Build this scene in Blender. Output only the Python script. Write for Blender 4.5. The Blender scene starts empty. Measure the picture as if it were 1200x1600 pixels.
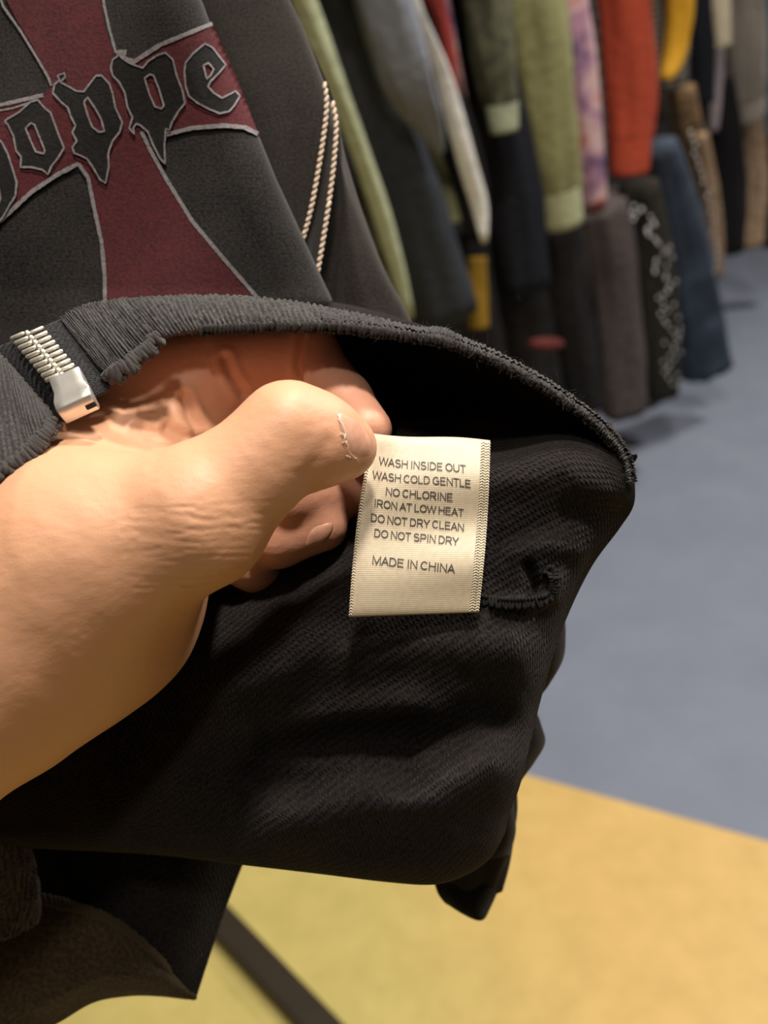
import bpy, bmesh, math, random
import numpy as np
from mathutils import Vector, Matrix
from mathutils.geometry import delaunay_2d_cdt

random.seed(7)
rng = np.random.default_rng(7)
S = bpy.context.scene
COL = S.collection

# ---------------------------------------------------------------- camera
FPX = 1500.0                      # focal length in pixels of the 1200 x 1600 frame
CAM = np.array([0.0, 0.0, 1.45])  # a phone held at chest height, tipped down and slightly rolled
_down = np.array([300.0, -2700.0, 1500.0]); _down /= np.linalg.norm(_down)
_z = -_down
_f = np.array([0, 0, 1.0])
_y = _f - _z * (_f @ _z); _y /= np.linalg.norm(_y)
_x = np.cross(_y, _z)
if _x[0] < 0: _x = -_x
WM = np.stack([_x, _y, _z])       # camera axes (right, up, forward) -> world
RGT, UPV, FWD = WM @ np.array([1, 0, 0.]), WM @ np.array([0, 1, 0.]), WM @ np.array([0, 0, 1.])

cd = bpy.data.cameras.new('camera')
cam = bpy.data.objects.new('camera', cd)
COL.objects.link(cam)
cd.sensor_fit = 'VERTICAL'
cd.sensor_height = 36.0
cd.sensor_width = 27.0
cd.lens = 36.0 * FPX / 1600.0
cd.clip_start = 0.01
cd.dof.use_dof = True
cd.dof.focus_distance = 0.258
cd.dof.aperture_fstop = 10.5
m = Matrix.Identity(4)
for i in range(3):
    m[i][0] = RGT[i]; m[i][1] = UPV[i]; m[i][2] = -FWD[i]; m[i][3] = CAM[i]
cam.matrix_world = m
S.camera = cam

# ---------------------------------------------------------------- light and exposure
S.view_settings.view_transform = 'Standard'
S.view_settings.look = 'None'
S.view_settings.gamma = 1.0
S.view_settings.use_curve_mapping = False
S.view_settings.exposure = 0.0
S.cycles.use_denoising = True
S.cycles.max_bounces = 6

w = bpy.data.worlds.new('shop_ambience')
S.world = w
w.use_nodes = True
w.node_tree.nodes['Background'].inputs[0].default_value = (1.0, 0.90, 0.78, 1)
w.node_tree.nodes['Background'].inputs[1].default_value = 0.055

def area(name, loc, target, size, power, color):
    l = bpy.data.lights.new(name, 'AREA')
    l.shape = 'DISK'; l.size = size; l.energy = power; l.color = color
    o = bpy.data.objects.new(name, l); COL.objects.link(o)
    o.location = loc
    o.rotation_euler = (Vector(target) - Vector(loc)).to_track_quat('-Z', 'Y').to_euler()
    return o
WARM = (1.0, 0.91, 0.80)
NEUT = (1.0, 0.94, 0.86)
area('ceiling_spot', (0.20, 0.13, 2.9), (0.02, 0.22, 1.3), 0.18, 27.5, WARM)
area('ceiling_spot', (-0.04, -0.62, 2.9), (0.0, 0.5, 0.6), 0.16, 7, WARM)
area('ceiling_spot', (1.5, 0.9, 2.9), (1.0, 2.0, 0.3), 0.25, 42, NEUT)
area('ceiling_spot', (2.25, 2.95, 2.9), (2.1, 3.0, 0.0), 0.3, 50, NEUT)
area('ceiling_spot', (0.35, 0.9, 2.9), (0.3, 1.2, 0.0), 0.25, 28, NEUT)

# ---------------------------------------------------------------- helpers
def Q(px, py, d):
    """camera-space point seen at pixel (px, py), d metres in front of the lens"""
    px = np.asarray(px, float); py = np.asarray(py, float); d = np.asarray(d, float)
    return np.stack(np.broadcast_arrays((px - 600) / FPX * d, (800 - py) / FPX * d, d), -1)
def to_world(c):
    return np.asarray(c) @ WM.T + CAM
def P(px, py, d):
    return to_world(Q(px, py, d))
def to_px(c):
    return 600 + c[..., 0] / c[..., 2] * FPX, 800 - c[..., 1] / c[..., 2] * FPX

def wloc(o):
    v = Vector((0, 0, 0))
    while o is not None:
        v += o.location; o = o.parent
    return np.array(v)
def thing(name, label, cat, loc, group=None):
    o = bpy.data.objects.new(name, None); COL.objects.link(o)
    o.empty_display_size = 0.05
    o.location = loc; o['label'] = label; o['category'] = cat
    if group: o['group'] = group
    return o
def tag(o, label=None, cat=None, group=None, kind=None):
    for k, v in (('label', label), ('category', cat), ('group', group), ('kind', kind)):
        if v: o[k] = v
    return o
def mesh(name, verts, faces, mat, parent=None, smooth=True, uv=None, recalc=False):
    verts = np.asarray(verts, float)
    if parent is not None: verts = verts - wloc(parent)
    me = bpy.data.meshes.new(name)
    me.from_pydata([tuple(v) for v in verts], [], [tuple(int(i) for i in f) for f in faces])
    if uv is not None:
        l = me.uv_layers.new(name='UVMap')
        vi = np.empty(len(me.loops), dtype=np.int32)
        me.loops.foreach_get('vertex_index', vi)
        l.data.foreach_set('uv', np.asarray(uv, np.float32)[vi].ravel())
    if recalc:
        bm = bmesh.new(); bm.from_mesh(me)
        bmesh.ops.recalc_face_normals(bm, faces=bm.faces); bm.to_mesh(me); bm.free()
    if smooth: me.polygons.foreach_set('use_smooth', [True] * len(me.polygons))
    if mat: me.materials.append(mat)
    me.update()
    o = bpy.data.objects.new(name, me); COL.objects.link(o)
    o.parent = parent
    return o

def spline(pts, n):
    """centripetal-ish Catmull-Rom through pts, n samples evenly by index length"""
    p = np.asarray(pts, float)
    if len(p) == 2:
        t = np.linspace(0, 1, n)[:, None]; return p[0] * (1 - t) + p[1] * t
    q = np.vstack([2 * p[0] - p[1], p, 2 * p[-1] - p[-2]])
    L = np.r_[0, np.cumsum(np.linalg.norm(np.diff(p[:, :2], axis=0), axis=1) + 1e-9)]
    s = np.linspace(0, L[-1], n)
    i = np.clip(np.searchsorted(L, s, 'right') - 1, 0, len(p) - 2)
    t = ((s - L[i]) / (L[i + 1] - L[i]))[:, None]
    a, b, c, d = q[i], q[i + 1], q[i + 2], q[i + 3]
    return 0.5 * (2 * b + (c - a) * t + (2 * a - 5 * b + 4 * c - d) * t ** 2 + (3 * b - a - 3 * c + d) * t ** 3)
def spline_idx(p, n):
    """Catmull-Rom along axis 0, uniform in index"""
    p = np.asarray(p, float)
    q = np.concatenate([2 * p[:1] - p[1:2], p, 2 * p[-1:] - p[-2:-1]], 0)
    s = np.linspace(0, len(p) - 1, n)
    i = np.clip(s.astype(int), 0, len(p) - 2)
    t = (s - i).reshape((-1,) + (1,) * (p.ndim - 1))
    a, b, c, d = q[i], q[i + 1], q[i + 2], q[i + 3]
    return 0.5 * (2 * b + (c - a) * t + (2 * a - 5 * b + 4 * c - d) * t ** 2 + (3 * b - a - 3 * c + d) * t ** 3)
def patch(rows, nr, nc):
    """control rows of (px, py, d) -> dense (nr, nc, 3) array in the same coordinates"""
    r = np.stack([spline_idx(np.asarray(x, float), nc) for x in rows])
    return spline_idx(r, nr)
def polydist(x, y, poly):
    """distance in pixels to a polyline"""
    best = np.full(np.shape(x), 1e9)
    for (x0, y0), (x1, y1) in zip(poly[:-1], poly[1:]):
        dx, dy = x1 - x0, y1 - y0
        t = np.clip(((x - x0) * dx + (y - y0) * dy) / (dx * dx + dy * dy + 1e-9), 0, 1)
        best = np.minimum(best, np.hypot(x - x0 - t * dx, y - y0 - t * dy))
    return best
def vnoise(x, y, seed=0):
    """smooth value noise"""
    def h(i, j):
        v = np.sin(i * 127.1 + j * 311.7 + seed * 74.7) * 43758.5453
        return v - np.floor(v)
    i, j = np.floor(x), np.floor(y); u, v = x - i, y - j
    u = u * u * (3 - 2 * u); v = v * v * (3 - 2 * v)
    return (h(i, j) * (1 - u) + h(i + 1, j) * u) * (1 - v) + (h(i, j + 1) * (1 - u) + h(i + 1, j + 1) * u) * v

def grid_normals(c):
    du = np.gradient(c, axis=1); dv = np.gradient(c, axis=0)
    n = np.cross(du, dv); n /= np.linalg.norm(n, axis=-1, keepdims=True) + 1e-12
    flip = np.sum(n * c, -1).mean() > 0            # face the lens on average
    return -n if flip else n
def sheet(name, c, thick, mat, parent, disp=None, front_only=False):
    """cloth sheet from a camera-space grid, with real thickness behind it"""
    nr, nc = c.shape[:2]
    n = grid_normals(c)
    if disp is not None: c = c + n * disp[..., None]
    back = c - n * thick
    lu = np.r_[0, np.cumsum(np.linalg.norm(np.diff(c, axis=1), axis=-1).mean(0))]
    lv = np.r_[0, np.cumsum(np.linalg.norm(np.diff(c, axis=0), axis=-1).mean(1))]
    uv = np.stack(np.meshgrid(lu, lv), -1).reshape(-1, 2)
    N = nr * nc
    I = np.arange(N).reshape(nr, nc)
    a = np.stack([I[:-1, :-1], I[:-1, 1:], I[1:, 1:], I[1:, :-1]], -1).reshape(-1, 4)
    b = a[:, ::-1] + N
    ring = np.r_[I[0, :], I[1:, -1], I[-1, -2::-1], I[-2:0:-1, 0]]
    nx = np.roll(ring, -1)
    r = np.stack([ring, ring + N, nx + N, nx], -1)
    return mesh(name, to_world(np.vstack([c.reshape(-1, 3), back.reshape(-1, 3)])), np.vstack([a, b, r]), mat, parent,
                uv=np.vstack([uv, uv]), recalc=True)

def tube(path, ra, rb, side, nseg=20, caps=True):
    """verts, faces of a tube; side = preferred side axis, ra along it, rb across"""
    path = np.asarray(path, float); n = len(path)
    t = np.gradient(path, axis=0); t /= np.linalg.norm(t, axis=1, keepdims=True)
    side = np.broadcast_to(np.asarray(side, float), path.shape)
    s = side - t * np.sum(side * t, 1, keepdims=True); s /= np.linalg.norm(s, axis=1, keepdims=True)
    b = np.cross(t, s)
    a = np.linspace(0, 2 * np.pi, nseg, endpoint=False)
    ra = np.broadcast_to(ra, (n,)) if np.ndim(ra) < 2 else ra
    rb = np.broadcast_to(rb, (n,)) if np.ndim(rb) < 2 else rb
    if ra.ndim == 1: ra = ra[:, None]; rb = rb[:, None]
    v = path[:, None] + s[:, None] * (np.cos(a) * ra)[..., None] + b[:, None] * (np.sin(a) * rb)[..., None]
    I = np.arange(n * nseg).reshape(n, nseg)
    f = np.stack([I[:-1], np.roll(I[:-1], -1, 1), np.roll(I[1:], -1, 1), I[1:]], -1).reshape(-1, 4).tolist()
    if caps: f += [I[0].tolist()[::-1], I[-1].tolist()]
    return v.reshape(-1, 3), f
class MB:
    def __init__(self): self.v = []; self.f = []; self.n = 0
    def add(self, v, f):
        v = np.asarray(v, float); self.v.append(v); self.f += [[int(i) + self.n for i in q] for q in f]; self.n += len(v)
    def build(self, name, mat, parent=None, **k): return mesh(name, np.vstack(self.v), self.f, mat, parent, **k)
def capsule(a, b, r, nseg=8, squash=1.0, side=(0.31, 0.52, 0.8)):
    a, b = np.asarray(a, float), np.asarray(b, float)
    k = np.array([0, .08, .25, .5, .75, .92, 1.0])
    rr = r * np.array([.25, .7, .95, 1, .95, .7, .25])
    return tube(a + (b - a) * k[:, None], rr, rr * squash, side, nseg)

# ---------------------------------------------------------------- materials
def srgb(r, g, b):
    def f(c):
        c /= 255.0
        return c / 12.92 if c <= 0.04045 else ((c + 0.055) / 1.055) ** 2.4
    return (f(r), f(g), f(b), 1.0)
class NT:
    def __init__(self, name):
        self.m = bpy.data.materials.new(name); self.m.use_nodes = True
        self.t = self.m.node_tree; self.b = self.t.nodes['Principled BSDF']
    def n(self, typ, **k):
        x = self.t.nodes.new(typ)
        for a, v in k.items():
            if a.startswith('i_'): x.inputs[a[2:].replace('_', ' ')].default_value = v
            else: setattr(x, a, v)
        return x
    def l(self, a, b): self.t.links.new(a, b)
    def coord(self, kind='UV', scale=(1, 1, 1), rot=(0, 0, 0)):
        c = self.n('ShaderNodeTexCoord'); mp = self.n('ShaderNodeMapping')
        mp.inputs['Scale'].default_value = scale; mp.inputs['Rotation'].default_value = rot
        self.l(c.outputs[kind], mp.inputs['Vector']); return mp.outputs[0]
    def ramp(self, fac, stops):
        r = self.n('ShaderNodeValToRGB'); e = r.color_ramp.elements
        while len(e) < len(stops): e.new(0.5)
        for q, (p, c) in zip(e, stops): q.position = p; q.color = c
        self.l(fac, r.inputs[0]); return r.outputs[0]
    def mix(self, fac, a, b, blend='MIX'):
        x = self.n('ShaderNodeMix', data_type='RGBA', blend_type=blend)
        for s, v in ((x.inputs[0], fac), (x.inputs[6], a), (x.inputs[7], b)):
            if hasattr(v, 'links'): self.l(v, s)
            else: s.default_value = v
        return x.outputs[2]
    def math(self, op, a, b=0.5):
        x = self.n('ShaderNodeMath', operation=op)
        for s, v in ((x.inputs[0], a), (x.inputs[1], b)):
            if hasattr(v, 'links'): self.l(v, s)
            else: s.default_value = v
        return x.outputs[0]
    def bump(self, h, strength, dist, prev=None):
        b = self.n('ShaderNodeBump'); b.inputs['Strength'].default_value = strength; b.inputs['Distance'].default_value = dist
        self.l(h, b.inputs['Height'])
        if prev is not None: self.l(prev, b.inputs['Normal'])
        return b.outputs[0]
    def noise(self, vec, scale, detail=4, rough=0.5):
        x = self.n('ShaderNodeTexNoise'); x.inputs['Scale'].default_value = scale
        x.inputs['Detail'].default_value = detail; x.inputs['Roughness'].default_value = rough
        self.l(vec, x.inputs['Vector']); return x.outputs['Fac']
    def wave(self, vec, scale, dist=0.0, direction='X', dscale=1.0):
        x = self.n('ShaderNodeTexWave', bands_direction=direction); x.inputs['Scale'].default_value = scale
        x.inputs['Distortion'].default_value = dist; x.inputs['Detail Scale'].default_value = dscale
        self.l(vec, x.inputs['Vector']); return x.outputs['Fac']

def knit(name, c0, c1, loop=0.0009, bump=0.6, rot=0.6, rough=0.95, sheen=0.1, speck=2500, cont=0.6, pat=1.0):
    """close knit: rows of slanted loops, fuzz and speckle; UVs are in metres"""
    t = NT(name)
    uv = t.coord('UV')
    warp = t.n('ShaderNodeTexNoise'); warp.inputs['Scale'].default_value = 0.35 / loop; warp.inputs['Detail'].default_value = 2; t.l(uv, warp.inputs['Vector'])
    ad = t.n('ShaderNodeVectorMath', operation='MULTIPLY_ADD'); t.l(warp.outputs['Color'], ad.inputs[0]); ad.inputs[1].default_value = (loop * 1.5,) * 3; t.l(uv, ad.inputs[2])
    mp = t.n('ShaderNodeMapping'); mp.inputs['Rotation'].default_value = (0, 0, rot); t.l(ad.outputs[0], mp.inputs['Vector'])
    k = 2 * math.pi / loop / 20.0           # wave texture: one band per 2*pi/20 units
    wa = t.wave(mp.outputs[0], k, 0.6, 'X', 2.0)
    wb = t.wave(mp.outputs[0], k * 0.5, 0.6, 'Y', 2.0)
    n1 = t.noise(uv, speck, 3, 0.6)
    h = t.math('ADD', t.math('MULTIPLY', t.math('MULTIPLY', wa, wb), pat), t.math('MULTIPLY', n1, cont))
    t.l(t.bump(h, bump, loop * 0.5), t.b.inputs['Normal'])
    n2 = t.noise(uv, speck * 0.35, 4, 0.7)
    n3 = t.noise(uv, 40, 3, 0.6)
    fac = t.math('ADD', t.math('MULTIPLY', n2, 0.9), t.math('MULTIPLY', n3, 0.3))
    t.l(t.ramp(fac, [(0.45, c0), (0.72, c1)]), t.b.inputs['Base Color'])
    t.b.inputs['Roughness'].default_value = rough
    t.b.inputs['Specular IOR Level'].default_value = 0.1
    t.b.inputs['Sheen Weight'].default_value = sheen
    t.b.inputs['Sheen Roughness'].default_value = 0.5
    return t.m
def plain(name, c, rough=0.9, metallic=0.0, var=0.25, scale=60, bump=0.3, spec=0.3, dist=0.004, coord='Object'):
    t = NT(name)
    v = t.coord(coord)
    n = t.noise(v, scale, 4, 0.6)
    d = tuple(x * (1 - var) for x in c[:3]) + (1,)
    e = tuple(min(1, x * (1 + var)) for x in c[:3]) + (1,)
    t.l(t.ramp(n, [(0.3, d), (0.7, e)]), t.b.inputs['Base Color'])
    if bump: t.l(t.bump(n, bump, dist), t.b.inputs['Normal'])
    t.b.inputs['Roughness'].default_value = rough
    t.b.inputs['Metallic'].default_value = metallic
    t.b.inputs['Specular IOR Level'].default_value = spec
    return t.m
def print_ink(name, c, under, wear=0.5, scale=900):
    t = NT(name)
    v = t.coord('Object')
    a = t.noise(v, scale, 5, 0.75); b = t.noise(v, 60, 3, 0.6)
    f = t.math('ADD', t.math('MULTIPLY', a, 0.8), t.math('MULTIPLY', b, 0.3))
    t.l(t.ramp(f, [(0.5 - wear * 0.25, under), (0.62, c)]), t.b.inputs['Base Color'])
    t.l(t.bump(a, 0.7, 0.0006), t.b.inputs['Normal'])
    t.b.inputs['Roughness'].default_value = 0.85
    t.b.inputs['Specular IOR Level'].default_value = 0.2
    return t.m

CHAR0, CHAR1 = srgb(38, 35, 34), srgb(66, 61, 59)
M_front = knit('washed_charcoal_fleece', srgb(18, 17, 17), srgb(56, 53, 52), 0.0006, 0.5, 0.0, speck=3600, cont=1.0, pat=0.25)
M_sleeve = knit('washed_brown_black_fleece', srgb(26, 23, 22), srgb(52, 47, 44), 0.0006, 0.35, 0.3, speck=3400, cont=1.0, pat=0.2)
M_terry = knit('black_loopback_knit', srgb(13, 12, 12), srgb(42, 37, 36), 0.00125, 0.9, 0.55, sheen=0.05, speck=2200, cont=0.5)
M_rib = knit('charcoal_rib_knit', srgb(38, 36, 36), srgb(84, 81, 80), 0.0005, 0.6, 0.2, sheen=0.15, speck=3000, cont=1.0, pat=.5)
M_ribdark = knit('black_rib_knit', srgb(16, 15, 15), srgb(38, 36, 36), 0.0006, 0.6, 0.2, sheen=0.08)
M_olive = knit('brown_black_faded_fleece', srgb(48, 41, 30), srgb(82, 70, 52), 0.0007, 0.4, 0.1, speck=1800, pat=.3)
M_lockthread = plain('charcoal_overlock_thread', srgb(50, 47, 47), 0.95, var=0.45, scale=1500, bump=0.4, dist=0.0003)
M_lockdark = plain('black_overlock_thread', srgb(24, 22, 22), 0.95, var=0.4, scale=1500, bump=0.4, dist=0.0003)
M_red = print_ink('faded_maroon_print', srgb(86, 38, 42), srgb(52, 28, 30), 0.5)
M_ink = print_ink('faded_black_print', srgb(20, 19, 19), srgb(36, 34, 34), 0.4)
M_grey = print_ink('faded_grey_print', srgb(136, 131, 133), srgb(78, 74, 74), 0.7)
M_cream_thread = plain('cream_thread', srgb(200, 180, 160), 0.8, var=0.2, scale=1500, bump=0.4, dist=0.0003)

# ================================================================= SETTING
def floor_pt(px, py, z=0.0):
    r = WM @ np.array([(px - 600) / FPX, (800 - py) / FPX, 1.0])
    return CAM + r * ((z - CAM[2]) / r[2])
# floors
def plane_obj(name, corners, z, thick, mat):
    c = np.array([(x, y, z) for x, y in corners]); n = len(c)
    lo = c.copy(); lo[:, 2] -= thick
    f = [list(range(n)), list(range(2 * n - 1, n - 1, -1))] + [[i, i + n, (i + 1) % n + n, (i + 1) % n] for i in range(n)]
    return tag(mesh(name, np.vstack([c, lo]), f, mat, None, smooth=False, recalc=True), kind='structure')
t = NT('marbled_yellow_vinyl')
v = t.coord('Object')
n1 = t.noise(v, 2.2, 4, 0.55); n2 = t.noise(v, 14, 6, 0.7)
gx = t.n('ShaderNodeSeparateXYZ'); t.l(v, gx.inputs[0])
gg = t.math('ADD', t.math('MULTIPLY', gx.outputs[0], 1.25), t.math('MULTIPLY', n1, 0.55))
base = t.ramp(gg, [(0.10, srgb(198, 186, 112)), (0.62, srgb(214, 174, 108))])
t.l(t.mix(0.35, base, t.ramp(n2, [(0.3, srgb(176, 152, 86)), (0.7, srgb(224, 198, 126))])), t.b.inputs['Base Color'])
t.b.inputs['Roughness'].default_value = 0.5
t.b.inputs['Specular IOR Level'].default_value = 0.3
M_vinyl = t.m
t = NT('blue_grey_carpet')
v = t.coord('Object')
n1 = t.noise(v, 300, 3, 0.7); n2 = t.noise(v, 5, 4, 0.6)
t.l(t.mix(0.5, t.ramp(n1, [(0.3, srgb(108, 116, 134)), (0.7, srgb(144, 150, 166))]), t.ramp(n2, [(0.3, srgb(116, 123, 140)), (0.7, srgb(136, 142, 158))])), t.b.inputs['Base Color'])
t.l(t.bump(n1, 0.5, 0.004), t.b.inputs['Normal'])
t.b.inputs['Roughness'].default_value = 0.95
M_carpet = t.m
A, B = floor_pt(820, 1210), floor_pt(1200, 1315)
dv = (B - A)[:2]; dv /= np.linalg.norm(dv); nv = np.array([-dv[1], dv[0]])
if nv[1] < 0: nv = -nv
A2 = A[:2]
far0, far1 = A2 - dv * 6, A2 + dv * 6
plane_obj('floor', [far0, far1, far1 - nv * 7, far0 - nv * 7], 0.0, 0.05, M_vinyl)
plane_obj('floor.001', [far0, far0 + nv * 9, far1 + nv * 9, far1], 0.0, 0.05, M_carpet)

# the rack's vertical plane
VD = np.array([1070, 952, 1500.0]); VD /= np.linalg.norm(VD)
NR = np.cross(VD, _down); NR /= np.linalg.norm(NR)
X0 = Q(985, 650, 2.7)
if NR @ X0 > 0: NR = -NR                       # towards the aisle
def rack_d(px, py, off=0.0):
    r = Q(px, py, 1.0)
    return (NR @ (X0 + NR * off)) / (r @ NR)
VW = WM @ VD; VW[2] = 0; VW /= np.linalg.norm(VW)
NW = WM @ NR; NW[2] = 0; NW /= np.linalg.norm(NW)
XW = to_world(X0)
def rack_world(s, off, z):
    p = XW + VW * s + NW * off; return np.array([p[0], p[1], z])

# wall behind the racks
M_wall = plain('dark_painted_wall', srgb(60, 56, 54), 0.8, var=0.1, scale=8, bump=0.05)
def wall(name, p, q, h, th, mat):
    p, q = np.array(p[:2]), np.array(q[:2]); d = (q - p) / np.linalg.norm(q - p); n = np.array([-d[1], d[0]]) * th
    b = [p, q, q + n, p + n]
    v = [(x, y, 0) for x, y in b] + [(x, y, h) for x, y in b]
    return tag(mesh(name, v, [[0, 1, 2, 3], [7, 6, 5, 4], [0, 4, 5, 1], [1, 5, 6, 2], [2, 6, 7, 3], [3, 7, 4, 0]], mat, None, smooth=False, recalc=True), kind='structure')
wall('wall_back', rack_world(-3.2, -0.95, 0), rack_world(5.0, -0.95, 0), 2.9, 0.1, M_wall)

# ================================================================= CLOTHES RACK
M_black_metal = plain('black_powder_coated_steel', srgb(58, 50, 40), 0.55, 0.3, var=0.1, scale=30, bump=0.05)
FA, FB = floor_pt(345, 1440, 0.02), floor_pt(520, 1625, 0.02)
fd = (FB - FA) / np.linalg.norm(FB - FA)
rk = thing('clothes_rack', 'black steel clothes rack with a flat foot bar on the yellow floor', 'clothes rack', (FA[0], FA[1], 0))
def box_bar(a, b, wd, ht, up=(0, 0, 1)):
    a, b, up = np.asarray(a, float), np.asarray(b, float), np.asarray(up, float)
    d = (b - a) / np.linalg.norm(b - a); s = np.cross(d, up); s /= np.linalg.norm(s); u = np.cross(s, d)
    v = [p + s * x * wd / 2 + u * y * ht / 2 for p in (a, b) for x, y in ((-1, -1), (1, -1), (1, 1), (-1, 1))]
    return v, [[0, 1, 2, 3], [7, 6, 5, 4], [0, 4, 5, 1], [1, 5, 6, 2], [2, 6, 7, 3], [3, 7, 4, 0]]
fs, fe = FA - fd * 0.28, FB + fd * 0.22
v_, f_ = box_bar(fs, fe, 0.052, 0.03)
o = mesh('foot', v_, f_, M_black_metal, rk, smooth=False, recalc=True)
bv = o.modifiers.new('edge', 'BEVEL'); bv.width = 0.006; bv.segments = 3
up0 = FA - fd * 0.10
v_, f_ = tube([up0, up0 + np.array([0, 0, 1.9])], 0.016, 0.016, (1, 0, 0), 16)
mesh('upright', v_, f_, M_black_metal, rk)
v_, f_ = tube([up0 + np.array([0, 0, 1.88]), rack_world(2.2, -0.28, 1.9)], 0.014, 0.014, (0, 0, 1), 16)
mesh('rail', v_, f_, M_black_metal, rk)

# ================================================================= GARMENTS ON THE RACK
def cloth(name, rgb, var=0.12, scale=55, rough=0.92): return plain(name, srgb(*rgb), rough, var=var, scale=scale, bump=0.35, spec=0.15, dist=0.01)
def plaid(name, a, b, c, k=42):
    t = NT(name); v = t.coord('UV')
    wx = t.ramp(t.wave(v, k / 6.28, 0.2, 'X'), [(0.45, (0, 0, 0, 1)), (0.55, (1, 1, 1, 1))]); wy = t.ramp(t.wave(v, k / 6.28, 0.2, 'Y'), [(0.45, (0, 0, 0, 1)), (0.55, (1, 1, 1, 1))])
    t.l(t.mix(wy, t.mix(wx, srgb(*a), srgb(*b)), t.mix(wx, srgb(*b), srgb(*c))), t.b.inputs['Base Color'])
    t.b.inputs['Roughness'].default_value = 0.9; return t.m
def blotch(name, stops, scale, coord='Object'):
    t = NT(name); v = t.coord(coord)
    n = t.noise(v, scale, 2, 0.5)
    t.l(t.ramp(n, [(p, srgb(*c)) for p, c in stops]), t.b.inputs['Base Color'])
    t.b.inputs['Roughness'].default_value = 0.9; return t.m

def fold_tube(path, seed, thick=0.62, dep=None, nseg=28, n=26, wr=0.12, off=0.0):
    """a sleeve or trouser leg hanging through the given picture points on the rack; returns verts, faces, uv"""
    p = spline(np.asarray(path, float), n)
    d = rack_d(p[:, 0], p[:, 1], off) if dep is None else np.interp(np.linspace(0, 1, n), np.linspace(0, 1, len(dep)), dep)
    c = to_world(Q(p[:, 0], p[:, 1], d))
    r = p[:, 2] / 2 * d / FPX
    a = np.linspace(0, 2 * np.pi, nseg, endpoint=False)
    tt = np.linspace(0, 1, n)[:, None]
    k = 1 + wr * (vnoise(a[None] * 1.6 + seed * 3.1, tt * 3.0 + seed, seed) - 0.5) * 2 * 0.6 + 0.07 * np.sin(a[None] * 5 + seed + tt * 3) + 0.06 * np.sin(a[None] * 9 + seed * 2 - tt * 5)
    k = k + wr * 0.5 * np.sin(tt * 26 + 2 * np.sin(a[None] + seed)) * tt ** 2 * 0.5
    ra = r[:, None] * k; rb = r[:, None] * thick * k
    v, f = tube(c, ra, rb, RGT, nseg)
    uv = np.stack(np.meshgrid(a / (2 * np.pi) * 0.3, np.linspace(0, 0.6, n)), -1).reshape(-1, 2)
    return v, f, uv, c, r
def open_cuff(name, path, mat, parent, seed, off, flare=1.06, dep=None):
    """turned cuff: a short ring with wall thickness, open below"""
    p = spline(np.asarray(path, float), 8); d = rack_d(p[:, 0], p[:, 1], off) if dep is None else np.full(8, dep)
    c = to_world(Q(p[:, 0], p[:, 1], d)); r = p[:, 2] / 2 * d / FPX * flare
    idx = list(range(8)) + [7, 6, 5, 4, 3]
    rr = np.r_[r, r[7] * 0.86, r[6] * 0.84, r[5] * 0.82, r[4] * .8, r[3] * .78]
    cc = c[idx]; n = len(idx)
    a = np.linspace(0, 2 * np.pi, 24, endpoint=False)
    t_ = (c[-1] - c[0]) / np.linalg.norm(c[-1] - c[0]); s = RGT - t_ * (RGT @ t_); s /= np.linalg.norm(s); b = np.cross(t_, s)
    k = 1 + 0.03 * np.sin(a * 12)
    v = cc[:, None] + s * (np.cos(a) * k)[None, :, None] * rr[:, None, None] + b * (np.sin(a) * k)[None, :, None] * rr[:, None, None] * 0.66
    I = np.arange(n * 24).reshape(n, 24)
    f = np.stack([I[:-1], np.roll(I[:-1], -1, 1), np.roll(I[1:], -1, 1), I[1:]], -1).reshape(-1, 4)
    return mesh(name, v.reshape(-1, 3), f, mat, parent, recalc=True)
def body_slab(s, z0, z1, half, thick, mat, parent, seed, off=-0.30, name='body'):
    """the torso of a hung top: a thin padded slab square to the rail, shoulders sloping at the top"""
    nz, na = 16, 32
    a = np.linspace(0, 2 * np.pi, na, endpoint=False)
    V = []
    for i in range(nz):
        u = i / (nz - 1); z = z1 + (z0 - z1) * u
        sh = 0.30 + 0.70 * min(1, u / 0.14) ** 0.6
        hw = half * sh * (1 + 0.05 * math.sin(seed + u * 5)); tk = thick * (0.55 + 0.45 * min(1, u / 0.12))
        ca, sa = np.cos(a), np.sin(a)
        x = np.sign(ca) * np.abs(ca) ** 0.6 * hw
        y = np.sign(sa) * np.abs(sa) ** 0.8 * tk * (1 + 0.3 * np.sin(a * 3 + seed + u * 4)) + 0.012 * np.sin(u * 7 + seed)
        V.append(np.stack([XW[0] + VW[0] * (s + y) + NW[0] * (off + x), XW[1] + VW[1] * (s + y) + NW[1] * (off + x), np.full(na, z)], 1))
    V = np.array(V).reshape(-1, 3)
    I = np.arange(nz * na).reshape(nz, na)
    f = np.stack([I[:-1], np.roll(I[:-1], -1, 1), np.roll(I[1:], -1, 1), I[1:]], -1).reshape(-1, 4).tolist() + [I[0].tolist(), I[-1].tolist()[::-1]]
    uv = np.stack(np.meshgrid(np.linspace(0, 0.8, na), np.linspace(0, 0.6, nz)), -1).reshape(-1, 2)
    return mesh(name, V, f, mat, parent, uv=uv, recalc=True)
def s_at(px, py, off=0.0):
    return (Q(px, py, rack_d(px, py, off)) - X0) @ VD

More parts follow.
